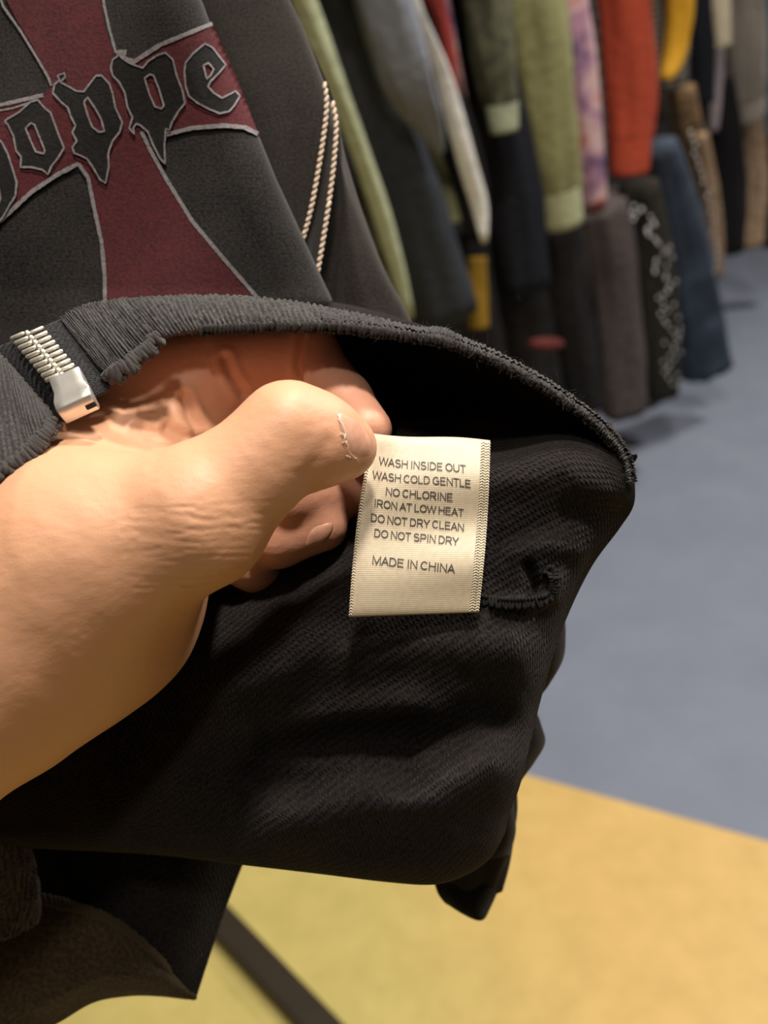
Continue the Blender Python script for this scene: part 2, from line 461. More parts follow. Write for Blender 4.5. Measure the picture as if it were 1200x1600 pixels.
TOPS = 'tops hanging along the clothes rack'
LEGS = 'trousers hanging under the tops on the rack'
def top(name, label, cat, mat, path, seed, off=0.0, cuff=None, cuff_mat=None, body=True, hem=0.98, half=0.26, thick=0.045, wr=0.12, thk=0.62):
    v, f, uv, c, r = fold_tube(path, seed, off=off, wr=wr, thick=thk)
    base = c[-1].copy()
    root = thing(name, label, cat, base, TOPS)
    # the sleeve runs on up to the shoulder above the picture
    mesh('sleeve', v, f, mat, root, uv=uv, recalc=True)
    sA = (c[0] - XW) @ VW
    sh = rack_world(sA, off - 0.16, 1.60)
    dd = np.array([c[0], c[0] * 0.5 + sh * 0.5 + np.array([0, 0, .02]), sh])
    v2, f2 = tube(spline_idx(dd, 10), np.linspace(r[0], max(r[0], 0.07), 10), np.linspace(r[0] * .62, 0.05, 10), RGT, 20)
    mesh('shoulder', v2, f2, mat, root, recalc=True)
    if body: body_slab(sA, hem, 1.66, half, thick, mat, root, seed, off - 0.16 - half * 0.9)
    if cuff: open_cuff('cuff', cuff, cuff_mat or mat, root, seed, off + 0.004)
    v3, f3 = tube(spline_idx(np.array([rack_world(sA, off - 0.16 - half * .9, 1.655), rack_world(sA, off - 0.16 - half * .9, 1.80), rack_world(sA, -0.28, 1.915)]), 8), .004, .004, RGT, 8)
    mesh('hanger_hook', v3, f3, M_black_metal, root)
    return root
def legs(name, label, cat, mat, path, seed, off=0.0, second=None, wr=0.10, thk=0.6, waist=True):
    v, f, uv, c, r = fold_tube(path, seed, off=off, wr=wr, thick=thk)
    root = thing(name, label, cat, c[-1].copy(), LEGS)
    mesh('leg', v, f, mat, root, uv=uv, recalc=True)
    if second:
        q = [(x + second[0], y + second[1], w_) for x, y, w_ in path]
        v2, f2, uv2, c2, r2 = fold_tube(q, seed + 1.3, off=off - 0.09, wr=wr, thick=thk)
        mesh('leg', v2, f2, mat, root, uv=uv2, recalc=True)
    return root
def studs(path, mat, parent, n, rad, off, spread):
    p = spline(np.asarray(path, float), n); p[:, 0] += (rng.random(n) - .5) * spread; d = rack_d(p[:, 0], p[:, 1], off)
    for q in to_world(Q(p[:, 0], p[:, 1], d)):
        v, f = capsule(q - FWD * rad * .6, q + FWD * rad * .6, rad, 10); mesh('rivet', v, f, mat, parent)

c_sage = cloth('sage_green_fleece', (156, 163, 136)); c_navy = cloth('charcoal_navy_cotton', (46, 50, 56)); c_grey = cloth('mid_grey_cotton', (114, 119, 130))
c_black = cloth('black_cotton', (26, 25, 26)); c_ivory = cloth('ivory_cotton', (212, 214, 214)); c_red = cloth('brick_red_cotton', (134, 54, 50)); c_dnavy = cloth('dark_navy_nylon', (24, 26, 33))
c_olive = cloth('olive_green_cotton', (124, 124, 88)); c_pale = cloth('pale_green_lining', (164, 168, 136)); c_orange = cloth('burnt_orange_fleece', (146, 60, 42)); c_yell = cloth('mustard_yellow_cotton', (164, 122, 32))
c_cream = cloth('cream_cotton', (180, 170, 148)); c_taupe = cloth('taupe_cotton', (116, 110, 102)); c_lil = cloth('grey_lilac_cotton', (122, 114, 118)); c_teal = cloth('teal_cotton', (58, 92, 106))
c_camo = blotch('dark_green_camouflage', [(0.3, (34, 36, 28)), (0.5, (74, 76, 56)), (0.7, (48, 52, 40))], 26)
c_tie = blotch('tie_dyed_cotton', [(0.30, (92, 70, 104)), (0.42, (158, 120, 140)), (0.52, (186, 160, 158)), (0.62, (170, 58, 58)), (0.75, (120, 92, 130))], 13)
c_plaid = plaid('black_grey_plaid', (28, 27, 27), (58, 56, 55), (92, 88, 86)); c_plaid2 = plaid('grey_check_plaid', (58, 56, 54), (92, 88, 82), (130, 122, 108), 60)
c_dk = cloth('washed_black_denim', (34, 33, 34), .4); c_gb = cloth('grey_brown_denim', (78, 71, 70), .35); c_ol = cloth('dark_olive_denim', (46, 44, 38), .4)
c_blue = blotch('blue_washed_denim', [(0.3, (32, 40, 50)), (0.6, (54, 66, 82)), (0.8, (84, 98, 114))], 9); c_leo = blotch('brown_gold_print', [(0.35, (52, 40, 30)), (0.55, (128, 100, 66)), (0.7, (70, 54, 38))], 40)
c_tan = blotch('tan_sherpa', [(0.3, (112, 92, 72)), (0.6, (156, 130, 102))], 50); c_must = cloth('mustard_cotton', (116, 90, 28))
M_stud = plain('silver_stud', (0.5, 0.49, 0.47, 1), 0.35, 1.0, var=0.1, bump=0.0)

top('sweatshirt', 'pale sage green sweatshirt edge right behind the dark hoodie', 'sweatshirt', c_sage, [(440, -70, 40), (472, 0, 40), (505, 87, 38), (540, 177, 32), (565, 245, 28), (592, 325, 28), (620, 420, 24), (639, 495, 16)], 1, 0.03, body=False)
top('hooded_jacket', 'charcoal navy jacket hanging just right of the sage sweatshirt', 'jacket', c_navy, [(520, -80, 100), (535, -20, 110), (580, 150, 112), (630, 300, 112), (690, 490, 110)], 2, -0.05, hem=0.95)
top('grey_jacket', 'mid grey jacket with a pointed lower edge beside the white-striped top', 'jacket', c_grey, [(572, -80, 84), (590, -30, 86), (616, 60, 88), (642, 140, 78), (670, 195, 46), (690, 238, 12)], 3, 0.03, body=False, thk=.4)
dk = top('track_jacket', 'black track jacket with a long white sleeve stripe', 'jacket', c_black, [(620, -60, 60), (650, 20, 60), (690, 140, 62), (728, 260, 58), (748, 370, 40)], 4, -0.03, hem=0.92)
v, f, uv, c, r = fold_tube([(640, -30, 16), (654, 20, 18), (692, 120, 25), (726, 240, 28), (748, 320, 26), (757, 378, 10)], 5, off=0.035, thick=0.4)
tag(mesh('stripe', v, f, c_ivory, dk, uv=uv, recalc=True), 'ivory sleeve stripe')
top('red_shirt', 'brick red shirt peeping out above the white sleeve stripe', 'shirt', c_red, [(655, -60, 44), (668, -20, 44), (690, 45, 28), (712, 150, 12)], 6, 0.0, body=False)
top('nylon_jacket', 'dark navy jacket between the white stripe and the camouflage jacket', 'jacket', c_dnavy, [(715, -70, 60), (735, -10, 64), (768, 130, 84), (800, 300, 88), (822, 450, 76)], 7, -0.02)
top('camouflage_jacket', 'dark green camouflage jacket with a whitish cuff', 'jacket', c_camo, [(745, -60, 70), (755, -20, 72), (770, 80, 68), (784, 165, 52)], 8, 0.03, cuff=[(784, 160, 50), (788, 205, 42)], cuff_mat=cloth('whitish_green_rib', (140, 146, 124)))
top('olive_overshirt', 'olive green overshirt with a pale turned-back cuff', 'shirt', c_olive, [(806, -80, 122), (814, -20, 122), (829, 60, 116), (845, 150, 104), (860, 240, 92), (871, 305, 76)], 9, 0.03, cuff=[(871, 292, 68), (880, 350, 60)], cuff_mat=c_pale)
top('tie_dye_shirt', 'purple and pink tie-dye shirt between olive and orange sleeves', 'shirt', c_tie, [(885, -60, 48), (893, -10, 48), (906, 100, 52), (920, 220, 46), (931, 322, 36)], 10, 0.0, hem=1.0)
top('plaid_shirt', 'black and grey plaid shirt left of the orange sweatshirt', 'shirt', c_plaid, [(915, -60, 44), (925, -10, 46), (938, 120, 44), (946, 250, 34)], 11, -0.03)
top('orange_sweatshirt', 'burnt orange sweatshirt sleeve hanging with a ribbed cuff', 'sweatshirt', c_orange, [(966, -80, 76), (970, -30, 78), (978, 60, 78), (984, 150, 77), (985, 222, 68)], 12, 0.03, cuff=[(985, 214, 62), (984, 272, 57)], wr=.07)
top('checked_shirt', 'grey checked shirt right of the orange sweatshirt', 'shirt', c_plaid2, [(1036, -60, 56), (1042, -20, 58), (1045, 60, 58), (1048, 132, 48)], 13, -0.02)
top('yellow_shirt', 'mustard yellow shirt over the grey checked shirt', 'shirt', c_yell, [(1060, -60, 42), (1062, -20, 42), (1061, 40, 42), (1054, 90, 34), (1040, 122, 16)], 14, 0.03, body=False)
top('navy_top', 'dark navy top between the yellow and cream shirts', 'top', c_dnavy, [(1092, -60, 38), (1094, 0, 38), (1098, 80, 38), (1101, 160, 28)], 15, 0.0)
top('cream_shirt', 'short cream shirt sleeve right of the dark navy top', 'shirt', c_cream, [(1120, -60, 32), (1122, -20, 33), (1126, 72, 30)], 16, 0.04, body=False)
top('lilac_top', 'grey lilac top hanging below the cream sleeve', 'top', c_lil, [(1116, -20, 24), (1119, 60, 24), (1117, 140, 20), (1115, 205, 14)], 17, 0.0, body=False)
top('taupe_sweatshirt', 'taupe sweatshirt with a paler cuff near the end of the row', 'sweatshirt', c_taupe, [(1160, -60, 56), (1164, -20, 58), (1166, 80, 60), (1169, 160, 52)], 18, 0.04, cuff=[(1169, 150, 52), (1172, 182, 44)], cuff_mat=cloth('pale_taupe_rib', (158, 150, 138)))
top('teal_top', 'teal top cut by the right border of the photo', 'top', c_teal, [(1206, -60, 34), (1208, 0, 34), (1210, 100, 34), (1210, 210, 30)], 19, 0.0, body=False)
top('coral_top', 'orange-red top showing only below the pale olive cuff', 'top', c_orange, [(865, 230, 56), (870, 300, 62), (872, 364, 60)], 20, -0.04, body=False)

legs('black_trousers', 'black trousers low behind the hoodie hem, left end of the row', 'trousers', c_black, [(690, 360, 120), (705, 430, 120), (725, 520, 116), (745, 600, 110)], 21, -0.12)
legs('charcoal_trousers', 'charcoal trousers below the dark navy jacket', 'trousers', c_dk, [(790, 380, 96), (805, 450, 96), (825, 540, 90), (845, 640, 80)], 22, -0.10, second=(-26, 6))
legs('mustard_trousers', 'strip of mustard yellow cloth between the black trousers', 'trousers', c_must, [(746, 402, 28), (747, 450, 30), (748, 512, 32)], 23, -0.02)
legs('red_garment', 'small red garment end low behind the hoodie hem', 'garment', cloth('dark_red_cotton', (84, 40, 36)), [(834, 537, 22), (852, 538, 36), (871, 537, 24)], 24, 0.03)
legs('washed_black_jeans', 'washed black jeans below the olive overshirt', 'jeans', c_dk, [(862, 350, 84), (872, 400, 82), (886, 480, 72), (902, 560, 60), (917, 640, 48)], 25, -0.02)
legs('grey_jeans', 'grey-brown jeans hanging below the orange sweatshirt', 'jeans', c_gb, [(935, 320, 78), (946, 380, 80), (958, 450, 76), (970, 560, 72), (976, 645, 66)], 26, 0.0, second=(20, -12))
st = legs('studded_jeans', 'dark olive jeans with a silver studded side seam', 'jeans', c_ol, [(995, 290, 62), (1005, 340, 64), (1020, 430, 66), (1030, 530, 62), (1036, 618, 46)], 27, -0.01)
studs([(986, 322), (1012, 350), (1034, 400), (1046, 470), (1052, 540), (1048, 600)], M_stud, st, 60, 0.0036, 0.05, 34)
legs('blue_jeans', 'faded blue jeans slanting over the blue carpet', 'jeans', c_blue, [(1032, 225, 50), (1042, 265, 60), (1066, 370, 74), (1086, 480, 84), (1098, 578, 82)], 28, 0.01)
legs('printed_trousers', 'brown and gold printed trousers below the checked shirt', 'trousers', c_leo, [(1066, 140, 40), (1074, 190, 42), (1090, 280, 40), (1098, 350, 30)], 29, 0.0)
tn = legs('tan_trousers', 'narrow tan trousers with studs beside the faded blue jeans', 'trousers', c_tan, [(1096, 210, 20), (1104, 262, 24), (1115, 350, 26), (1120, 432, 20)], 30, 0.04)
studs([(1078, 206), (1088, 240), (1106, 300), (1114, 360), (1119, 424)], M_stud, tn, 20, 0.0036, 0.09, 10)
legs('black_jeans', 'black jeans between the two tan trousers', 'jeans', c_black, [(1120, 120, 46), (1128, 170, 48), (1138, 270, 50), (1140, 392, 46)], 31, -0.01)
legs('sand_trousers', 'wide sand-coloured trousers below the taupe sweatshirt', 'trousers', c_tan, [(1160, 140, 48), (1166, 190, 50), (1172, 280, 54), (1168, 384, 50)], 32, 0.01)
legs('dark_trousers', 'black trousers cut by the right photo border', 'trousers', c_black, [(1205, 140, 44), (1208, 240, 44), (1210, 380, 40)], 33, -0.02)

# ================================================================= HOODIE
hoodie = thing('hoodie', 'washed black zip hoodie with a maroon cross print, hem turned up by the hand', 'hoodie', P(400, 1500, 0.33))

# ---- printed front panel
FOLD = np.array([(118, -520), (262, -120), (300, -40), (345, 80), (372, 140), (402, 205), (432, 280), (462, 345), (492, 410), (520, 470), (505, 500), (240, 560)], float)
def fold_x(y): return np.interp(y, FOLD[:, 1], FOLD[:, 0])
def d_front(x, y):
    x = np.asarray(x, float); y = np.asarray(y, float)
    d = 0.302 - 0.012 * np.clip((450 - y) / 500, 0, 1.2)
    t = np.clip((fold_x(y) - x) / 70.0, 0, 1)
    d = d + 0.010 * (1 - np.sqrt(np.clip(1 - (1 - t) ** 2, 0, 1)))
    d = d + 0.0022 * np.sin((x * 0.8 - y * 0.35) / 95.0) + 0.0015 * np.sin((x + y * 0.6) / 60.0 + 1)
    return d
nr, nc = 160, 120
ys = np.linspace(-520, 556, nr)
u = np.linspace(0, 1, nc) ** 0.8
gx = -260 + (fold_x(ys)[:, None] + 260) * u[None]
gy = np.repeat(ys[:, None], nc, 1)
gc = Q(gx, gy, d_front(gx, gy))
# wrap the edge back so the panel has a turned side
extra = [Q(fold_x(ys) - 8 * k, ys, d_front(fold_x(ys), ys) + 0.006 * k) for k in (1, 2)]
gc = np.concatenate([gc] + [e[:, None] for e in extra], 1)
front = sheet('front_panel', gc, 0.0015, M_front, hoodie)

def curve_pts(pts, closed, step=5.0):
    p = np.asarray(pts, float)
    if closed: p = np.vstack([p, p[:1]])
    out = []
    for a, b in zip(p[:-1], p[1:]):
        k = max(1, int(np.linalg.norm(b - a) / step))
        for i in range(k): out.append(a + (b - a) * i / k)
    if not closed: out.append(p[-1])
    return np.array(out)
def decal(name, loops, dfun, off, mat, parent, step=9.0, thick=0.00012):
    """a printed shape lying on the cloth: outline(s) given in pixels, holes by even-odd, conformed to the cloth surface"""
    vs, es = [], []
    for lp in loops:
        q = curve_pts(lp, True); b = len(vs)
        vs += [tuple(x) for x in q]; es += [(b + i, b + (i + 1) % len(q)) for i in range(len(q))]
    arr = np.array(vs); x0, y0 = arr.min(0); x1, y1 = arr.max(0)
    g = np.stack(np.meshgrid(np.arange(x0 + 3, x1, step), np.arange(y0 + 3, y1, step)), -1).reshape(-1, 2)
    def inside(pts):
        r = np.zeros(len(pts), bool)
        for lp in loops:
            q = np.asarray(lp, float); a, b = q, np.roll(q, -1, 0)
            for (ax, ay), (bx, by) in zip(a, b):
                c = ((ay > pts[:, 1]) != (by > pts[:, 1])); 
                xi = (bx - ax) * (pts[:, 1] - ay) / (by - ay + 1e-12) + ax
                r ^= c & (pts[:, 0] < xi)
        return r
    g = g[inside(g)]
    allv = [Vector(p) for p in vs] + [Vector(p) for p in g]
    V, E, F, *_ = delaunay_2d_cdt(allv, es, [], 0, 1e-4)
    V = np.array([(p.x, p.y) for p in V])
    F = [f for f in F]
    cen = np.array([V[list(f)].mean(0) for f in F]); ok = inside(cen)
    F = [list(f) for f, k in zip(F, ok) if k]
    d = dfun(V[:, 0], V[:, 1]) - off
    W = P(V[:, 0], V[:, 1], d)
    # orient to the lens and give the ink its thickness
    o = mesh(name, W, F, mat, parent)
    bm = bmesh.new(); bm.from_mesh(o.data)
    bmesh.ops.recalc_face_normals(bm, faces=bm.faces)
    camv = Vector(CAM - wloc(parent))
    for fc in bm.faces:
        if fc.normal.dot(camv - fc.calc_center_median()) < 0: fc.normal_flip()
    bm.to_mesh(o.data); bm.free()
    return o
def ribbon(mb, pts, width, dfun, off, closed=False):
    q = curve_pts(pts, closed, 4.0)
    t = np.roll(q, -1, 0) - np.roll(q, 1, 0)
    if not closed: t[0] = q[1] - q[0]; t[-1] = q[-1] - q[-2]
    t /= np.linalg.norm(t, axis=1, keepdims=True) + 1e-9
    n = np.stack([-t[:, 1], t[:, 0]], 1)
    wv = width / 2 * (0.85 + 0.3 * rng.random(len(q)))[:, None]
    a, b = q - n * wv, q + n * wv
    V = np.concatenate([np.stack([a, q, b], 1)]).reshape(-1, 2)
    d = dfun(V[:, 0], V[:, 1]) - off
    m_ = len(q); F = []
    for i in range(m_ if closed else m_ - 1):
        j = (i + 1) % m_
        F += [[3 * i, 3 * i + 1, 3 * j + 1, 3 * j], [3 * i + 1, 3 * i + 2, 3 * j + 2, 3 * j + 1]]
    mb.add(P(V[:, 0], V[:, 1], d), F)
H = lambda pts: [(a / 2.0, b / 2.0) for a, b in pts]
CROSS = H([(-60, -330), (20, 0), (50, 60), (100, 140), (150, 240), (158, 268), (135, 298), (0, 328), (-140, 350), (-140, 800), (0, 690), (100, 598), (180, 545), (245, 510), (275, 560), (292, 640), (318, 760), (328, 940), (330, 1030), (900, 1030),
           (800, 925), (700, 810), (600, 690), (520, 560), (470, 470), (442, 410), (520, 425), (600, 400), (700, 392), (790, 405), (812, 420), (800, 400), (742, 245), (690, 130), (662, 74), (500, 140), (378, 195), (356, 165), (330, 90), (314, 0), (330, -330)])
cross = decal('cross_print', [CROSS], d_front, 0.0006, M_red, front, 5)
lines = MB()
for pts, wd in ((H([(-140, 352), (0, 328), (70, 312), (135, 297)]), 7), (H([(-140, 362), (0, 345), (40, 338), (100, 318)]), 3),
                (H([(-10, -40), (10, 20), (60, 90), (115, 180), (150, 240), (160, 268)]), 4.5), (H([(318, -40), (326, 20), (344, 100), (362, 165)]), 5),
                (H([(362, 165), (392, 160), (378, 180), (420, 192), (500, 140), (664, 73)]), 8), (H([(520, 420), (600, 400), (700, 392), (765, 398), (806, 418)]), 8),
                (H([(-140, 800), (0, 690), (100, 598), (180, 545), (245, 511)]), 8), (H([(245, 511), (275, 555), (292, 640), (318, 760), (327, 860), (328, 960)]), 7),
                (H([(442, 410), (470, 470), (520, 560), (600, 690), (700, 810), (800, 925), (840, 960)]), 7)):
    ribbon(lines, pts, wd * .85, d_front, 0.0009)
lines.build('cross_outline', M_grey, front, recalc=False)
L_o = ([(15, 378), (22, 372), (60, 350), (95, 318), (118, 312), (140, 338), (158, 352), (170, 385), (185, 425), (200, 462), (182, 492), (160, 520), (150, 545), (132, 530), (96, 522), (64, 522), (66, 490), (50, 470), (42, 425), (26, 392)],
       [(80, 400), (96, 384), (108, 390), (122, 425), (140, 470), (136, 480), (112, 474), (96, 440)])
L_p = ([(165, 290), (170, 264), (186, 250), (180, 236), (200, 228), (204, 240), (188, 256), (210, 268), (238, 284), (262, 286), (280, 262), (300, 236), (318, 236), (342, 262), (352, 292), (360, 335), (382, 382), (374, 412), (352, 440), (342, 466), (338, 482), (340, 520), (330, 572), (312, 560), (290, 522), (272, 496), (252, 486), (232, 478), (226, 460), (240, 440), (226, 414), (236, 392), (222, 366), (212, 336), (190, 318)],
       [(262, 318), (274, 304), (296, 336), (316, 372), (326, 410), (308, 412), (288, 396), (274, 360)])
L_q = ([(346, 212), (352, 186), (372, 172), (384, 184), (404, 196), (428, 206), (446, 212), (464, 190), (492, 172), (516, 164), (540, 186), (552, 236), (570, 282), (578, 322), (556, 350), (536, 384), (530, 406), (518, 402), (514, 452), (516, 512), (500, 494), (478, 452), (462, 412), (440, 392), (426, 386), (416, 400), (420, 420), (404, 400), (414, 366), (398, 334), (390, 290), (372, 256), (352, 236)],
       [(452, 244), (468, 232), (480, 236), (496, 276), (512, 330), (504, 340), (484, 332), (466, 292)])
L_e = ([(576, 224), (580, 196), (604, 166), (640, 136), (664, 148), (690, 182), (706, 202), (684, 228), (658, 254), (650, 270), (668, 290), (694, 306), (722, 292), (736, 284), (750, 300), (732, 330), (716, 348), (686, 354), (652, 340), (618, 322), (590, 300), (580, 268)],
       [(636, 204), (652, 196), (668, 216), (658, 236), (646, 246)])
L_h = ([(-120, 380), (-20, 425), (4, 442), (24, 480), (40, 530), (52, 570), (48, 612), (30, 640), (12, 672), (-10, 700), (-120, 780)],
       [(-120, 580), (-20, 568), (-4, 590), (2, 618), (-8, 650), (-40, 680), (-120, 720)])
lets = [[H(a), H(b)] for a, b in (L_o, L_p, L_q, L_e, L_h)]
for lp in lets: decal('letter', lp, d_front, 0.0011, M_ink, front, 5)
lo = MB()
for lp in lets:
    for q in lp: ribbon(lo, q, 3.0, d_front, 0.0014, True)
lo.build('lettering_outline', M_grey, front)

# ---- sleeve behind the front panel
rows = []
SR = [(-520, 290), (-300, 352), (-120, 410), (-40, 438), (40, 474), (90, 494), (140, 512), (200, 527), (260, 524), (330, 514), (400, 501), (440, 495), (498, 490)]
for y, xr in SR:
    xl = fold_x(y) - 60
    rows.append([(xl, y, .325), (xl + (xr - xl) * .35, y, .321), (xl + (xr - xl) * .7, y, .322), (xr - 14, y, .325), (xr - 2, y, .331), (xr - 4, y + 2, .338)])
g = patch(rows, 120, 60)
sleeve = sheet('sleeve', Q(g[..., 0], g[..., 1], g[..., 2]), 0.0015, M_sleeve, hoodie)
rows = []
for y, xr in [(-200, 380), (0, 452), (150, 520), (210, 532), (260, 544), (330, 566), (400, 592), (450, 615), (500, 642), (560, 665)]:
    xl = np.interp(y, [s_[0] for s_ in SR], [s_[1] for s_ in SR]) - 60
    cr = 526 + (y - 230) * 0.25
    w_ = xr - xl
    rows.append([(xl, y, .346), (xl + 50, y, .344), (xl + 50 + (w_ - 50) * .3, y, .345), (xl + 50 + (w_ - 50) * .55, y, .3425), (xl + 50 + (w_ - 50) * .7, y, .343), (xr - 8, y, .346), (xr, y, .353), (xr - 4, y, .36)])
g = patch(rows, 90, 60)
sheet('side_panel', Q(g[..., 0], g[..., 1], g[..., 2]), 0.0015, M_sleeve, hoodie)
# twin contrast topstitching
ts = MB()
for path in ([(506, 128), (510, 150), (509, 185), (503, 230), (494, 285), (484, 335), (472, 378)], [(519, 158), (525, 190), (524, 225), (520, 270), (512, 330), (504, 380), (496, 428)]):
    p = spline(np.array(path, float), 400)
    L = np.r_[0, np.cumsum(np.linalg.norm(np.diff(p, axis=0), axis=1))]
    for s_ in np.arange(0, L[-1], 10.5):
        x, y = np.interp(s_, L, p[:, 0]), np.interp(s_, L, p[:, 1]); x2, y2 = np.interp(s_ + 12, L, p[:, 0]), np.interp(s_ + 12, L, p[:, 1])
        d0 = .3195 if x < 515 else .3205
        a, b = P(x + 2.4, y, d0 + .001), P(x2 - 2.4, y2, d0 - .0002)
        v, f = capsule(a, b, 0.0007, 8); ts.add(v, f)
ts.build('topstitching', M_cream_thread, sleeve)
tag(COL.objects['topstitching'], 'two rows of chunky cream topstitching')

# ---- inside of the back panel (loopback side), the large black drape
rows = [
 [(180, 484, .272), (300, 480, .274), (440, 482, .274), (560, 500, .274), (680, 524, .273), (800, 570, .272), (900, 632, .270), (958, 690, .267), (974, 722, .266)],
 [(180, 490, .296), (300, 486, .300), (440, 488, .302), (560, 504, .300), (680, 528, .294), (800, 572, .286), (900, 634, .276), (962, 692, .268), (978, 724, .266)],
 [(180, 500, .318), (300, 480, .325), (440, 478, .330), (560, 492, .328), (680, 530, .312), (800, 580, .296), (900, 640, .281), (968, 698, .268), (982, 728, .266)],
 [(160, 640, .345), (300, 620, .350), (440, 610, .352), (560, 600, .350), (680, 610, .338), (800, 636, .316), (900, 660, .292), (972, 690, .268), (988, 716, .266)],
 [(140, 780, .335), (300, 760, .345), (440, 740, .342), (560, 712, .330), (680, 690, .312), (790, 690, .288), (890, 678, .272), (968, 712, .262), (992, 752, .268)],
 [(120, 860, .325), (290, 840, .330), (430, 810, .318), (560, 760, .296), (680, 732, .276), (780, 728, .264), (880, 716, .259), (962, 748, .260), (990, 790, .270)],
 [(100, 960, .315), (270, 930, .312), (410, 890, .298), (540, 850, .280), (660, 820, .268), (770, 808, .261), (860, 804, .258), (930, 814, .263), (968, 826, .274)],
 [(70, 1060, .305), (240, 1010, .300), (380, 960, .285), (520, 920, .272), (650, 896, .266), (760, 888, .260), (840, 888, .258), (895, 894, .264), (922, 890, .276)],
 [(-20, 1170, .300), (220, 1100, .292), (360, 1040, .280), (500, 1000, .270), (630, 984, .263), (740, 976, .259), (815, 976, .259), (858, 982, .265), (878, 985, .276)],
 [(-50, 1240, .300), (200, 1190, .290), (350, 1140, .280), (490, 1105, .268), (620, 1092, .261), (720, 1092, .257), (790, 1095, .258), (828, 1094, .264), (846, 1090, .274)],
 [(-60, 1290, .300), (200, 1260, .290), (350, 1230, .280), (490, 1212, .269), (610, 1206, .261), (700, 1210, .257), (765, 1218, .258), (800, 1222, .264), (814, 1222, .273)],
 [(-60, 1310, .300), (210, 1308, .292), (360, 1308, .282), (490, 1314, .272), (600, 1322, .264), (680, 1320, .260), (740, 1306, .261), (778, 1286, .266), (796, 1270, .275)],
 [(-60, 1320, .306), (220, 1330, .297), (365, 1346, .288), (490, 1360, .280), (600, 1372, .274), (680, 1376, .270), (735, 1358, .270), (772, 1328, .274), (790, 1300, .282)],
 [(-60, 1322, .316), (220, 1334, .310), (365, 1350, .302), (490, 1364, .294), (600, 1378, .288), (680, 1382, .284), (735, 1364, .284), (770, 1336, .286), (784, 1304, .292)],
]
g = patch(rows, 240, 260)
gx, gy, gd = g[..., 0], g[..., 1], g[..., 2].copy()
def ridge(poly, wd, amp):
    global gd
    gd = gd - amp * np.exp(-(polydist(gx, gy, poly) / wd) ** 2)
ridge([(380, 1080), (480, 1030), (620, 1010), (800, 1010)], 45, 0.007)
ridge([(430, 1165), (560, 1150), (680, 1165), (770, 1130)], 42, -0.010)
ridge([(400, 1150), (520, 1120), (640, 1100)], 26, 0.005)
ridge([(440, 1290), (560, 1250), (680, 1250), (760, 1190)], 48, 0.008)
ridge([(400, 1215), (480, 1225), (560, 1205), (640, 1215)], 26, -0.006)
ridge([(470, 930), (520, 880), (560, 830)], 28, -0.006)
ridge([(780, 760), (880, 740), (960, 780)], 26, 0.002)
ridge([(790, 850), (900, 800), (965, 800)], 24, -0.0025)
ridge([(800, 860), (850, 850), (900, 860)], 18, 0.002)
ridge([(826, 888), (834, 915), (832, 935)], 9, -0.005)          # the notch beside the seam
ridge([(780, 948), (830, 944), (868, 936), (872, 905)], 12, 0.0035)   # seam allowance roll
gd = gd + 0.0012 * (vnoise(gx / 70, gy / 70, 3) - .5) + 0.0006 * (vnoise(gx / 22, gy / 22, 5) - .5)
lining = sheet('back_lining', Q(gx, gy, gd), 0.0016, M_terry, hoodie)
tag(lining, 'black loopback inside of the hoodie')
def d_lin(x, y):
    i = np.argmin((gx - x) ** 2 + (gy - y) ** 2); return gd.ravel()[i]
# overlocked side seam running from the label to the fold
sm = MB()
p = spline(np.array([(745, 938), (780, 944), (820, 944), (855, 938), (868, 920), (866, 895), (852, 886)], float), 34)
for i in range(0, 33):
    x, y = p[i]; tx, ty = p[min(i + 1, 33)] - p[max(i - 1, 0)]; l = math.hypot(tx, ty); nx_, ny_ = -ty / l, tx / l
    d0 = d_lin(x, y) - 0.0012
    s_ = 1 if i % 2 else -1
    v, f = capsule(P(x - nx_ * 8 + 4 * s_ * rng.random(), y - ny_ * 8, d0 + .0008), P(x + nx_ * 6 - 4 * s_ * rng.random(), y + ny_ * (5 + 4 * rng.random()), d0), 0.00062, 8); sm.add(v, f)
    v, f = capsule(P(x - nx_ * 8, y - ny_ * 8, d0 + .0002), P(x - nx_ * 8 + tx / l * 5, y - ny_ * 8 + ty / l * 5, d0), 0.0007, 8); sm.add(v, f)
sm.build('overlock_seam', M_lockdark, lining)

# ---- back of the garment and hanging sleeve, behind the drape
rows = []
for y, xr, dd in [(660, 955, .300), (720, 988, .296), (790, 984, .298), (845, 946, .300), (900, 908, .302), (945, 884, .304), (990, 884, .306), (1030, 880, .308), (1070, 858, .310), (1100, 838, .312), (1130, 845, .314), (1160, 852, .316), (1190, 836, .318), (1225, 812, .320), (1255, 804, .322), (1300, 806, .324), (1340, 795, .326)]:
    xl = 620
    rows.append([(xl, y, dd + .004), (xl + (xr - xl) * .4, y, dd + .002), (xl + (xr - xl) * .7, y + 3, dd), (xr - 30, y + 2, dd + .001), (xr - 10, y, dd + .004), (xr, y, dd + .011), (xr - 6, y, dd + .02)])
g2 = patch(rows, 130, 60)
g2[..., 2] += 0.003 * np.sin((g2[..., 0] - g2[..., 1] * .7) / 32) * np.clip((960 - g2[..., 0]) / 200, 0, 1)
sheet('back_panel', Q(g2[..., 0], g2[..., 1], g2[..., 2]), 0.0016, M_sleeve, hoodie)
v, f = [], []
sp = spline(np.array([(730, 1180, 120), (745, 1260, 118), (742, 1330, 104), (738, 1390, 84)], float), 24)
dp = np.linspace(.335, .352, 24)
c = P(sp[:, 0], sp[:, 1], dp); r = sp[:, 2] / 2 * dp / FPX
a = np.linspace(0, 2 * np.pi, 40, endpoint=False); tt = np.linspace(0, 1, 24)[:, None]
k = 1 + 0.10 * np.sin(a * 3 + 2 * tt) + 0.05 * np.sin(a * 7 - 5 * tt)
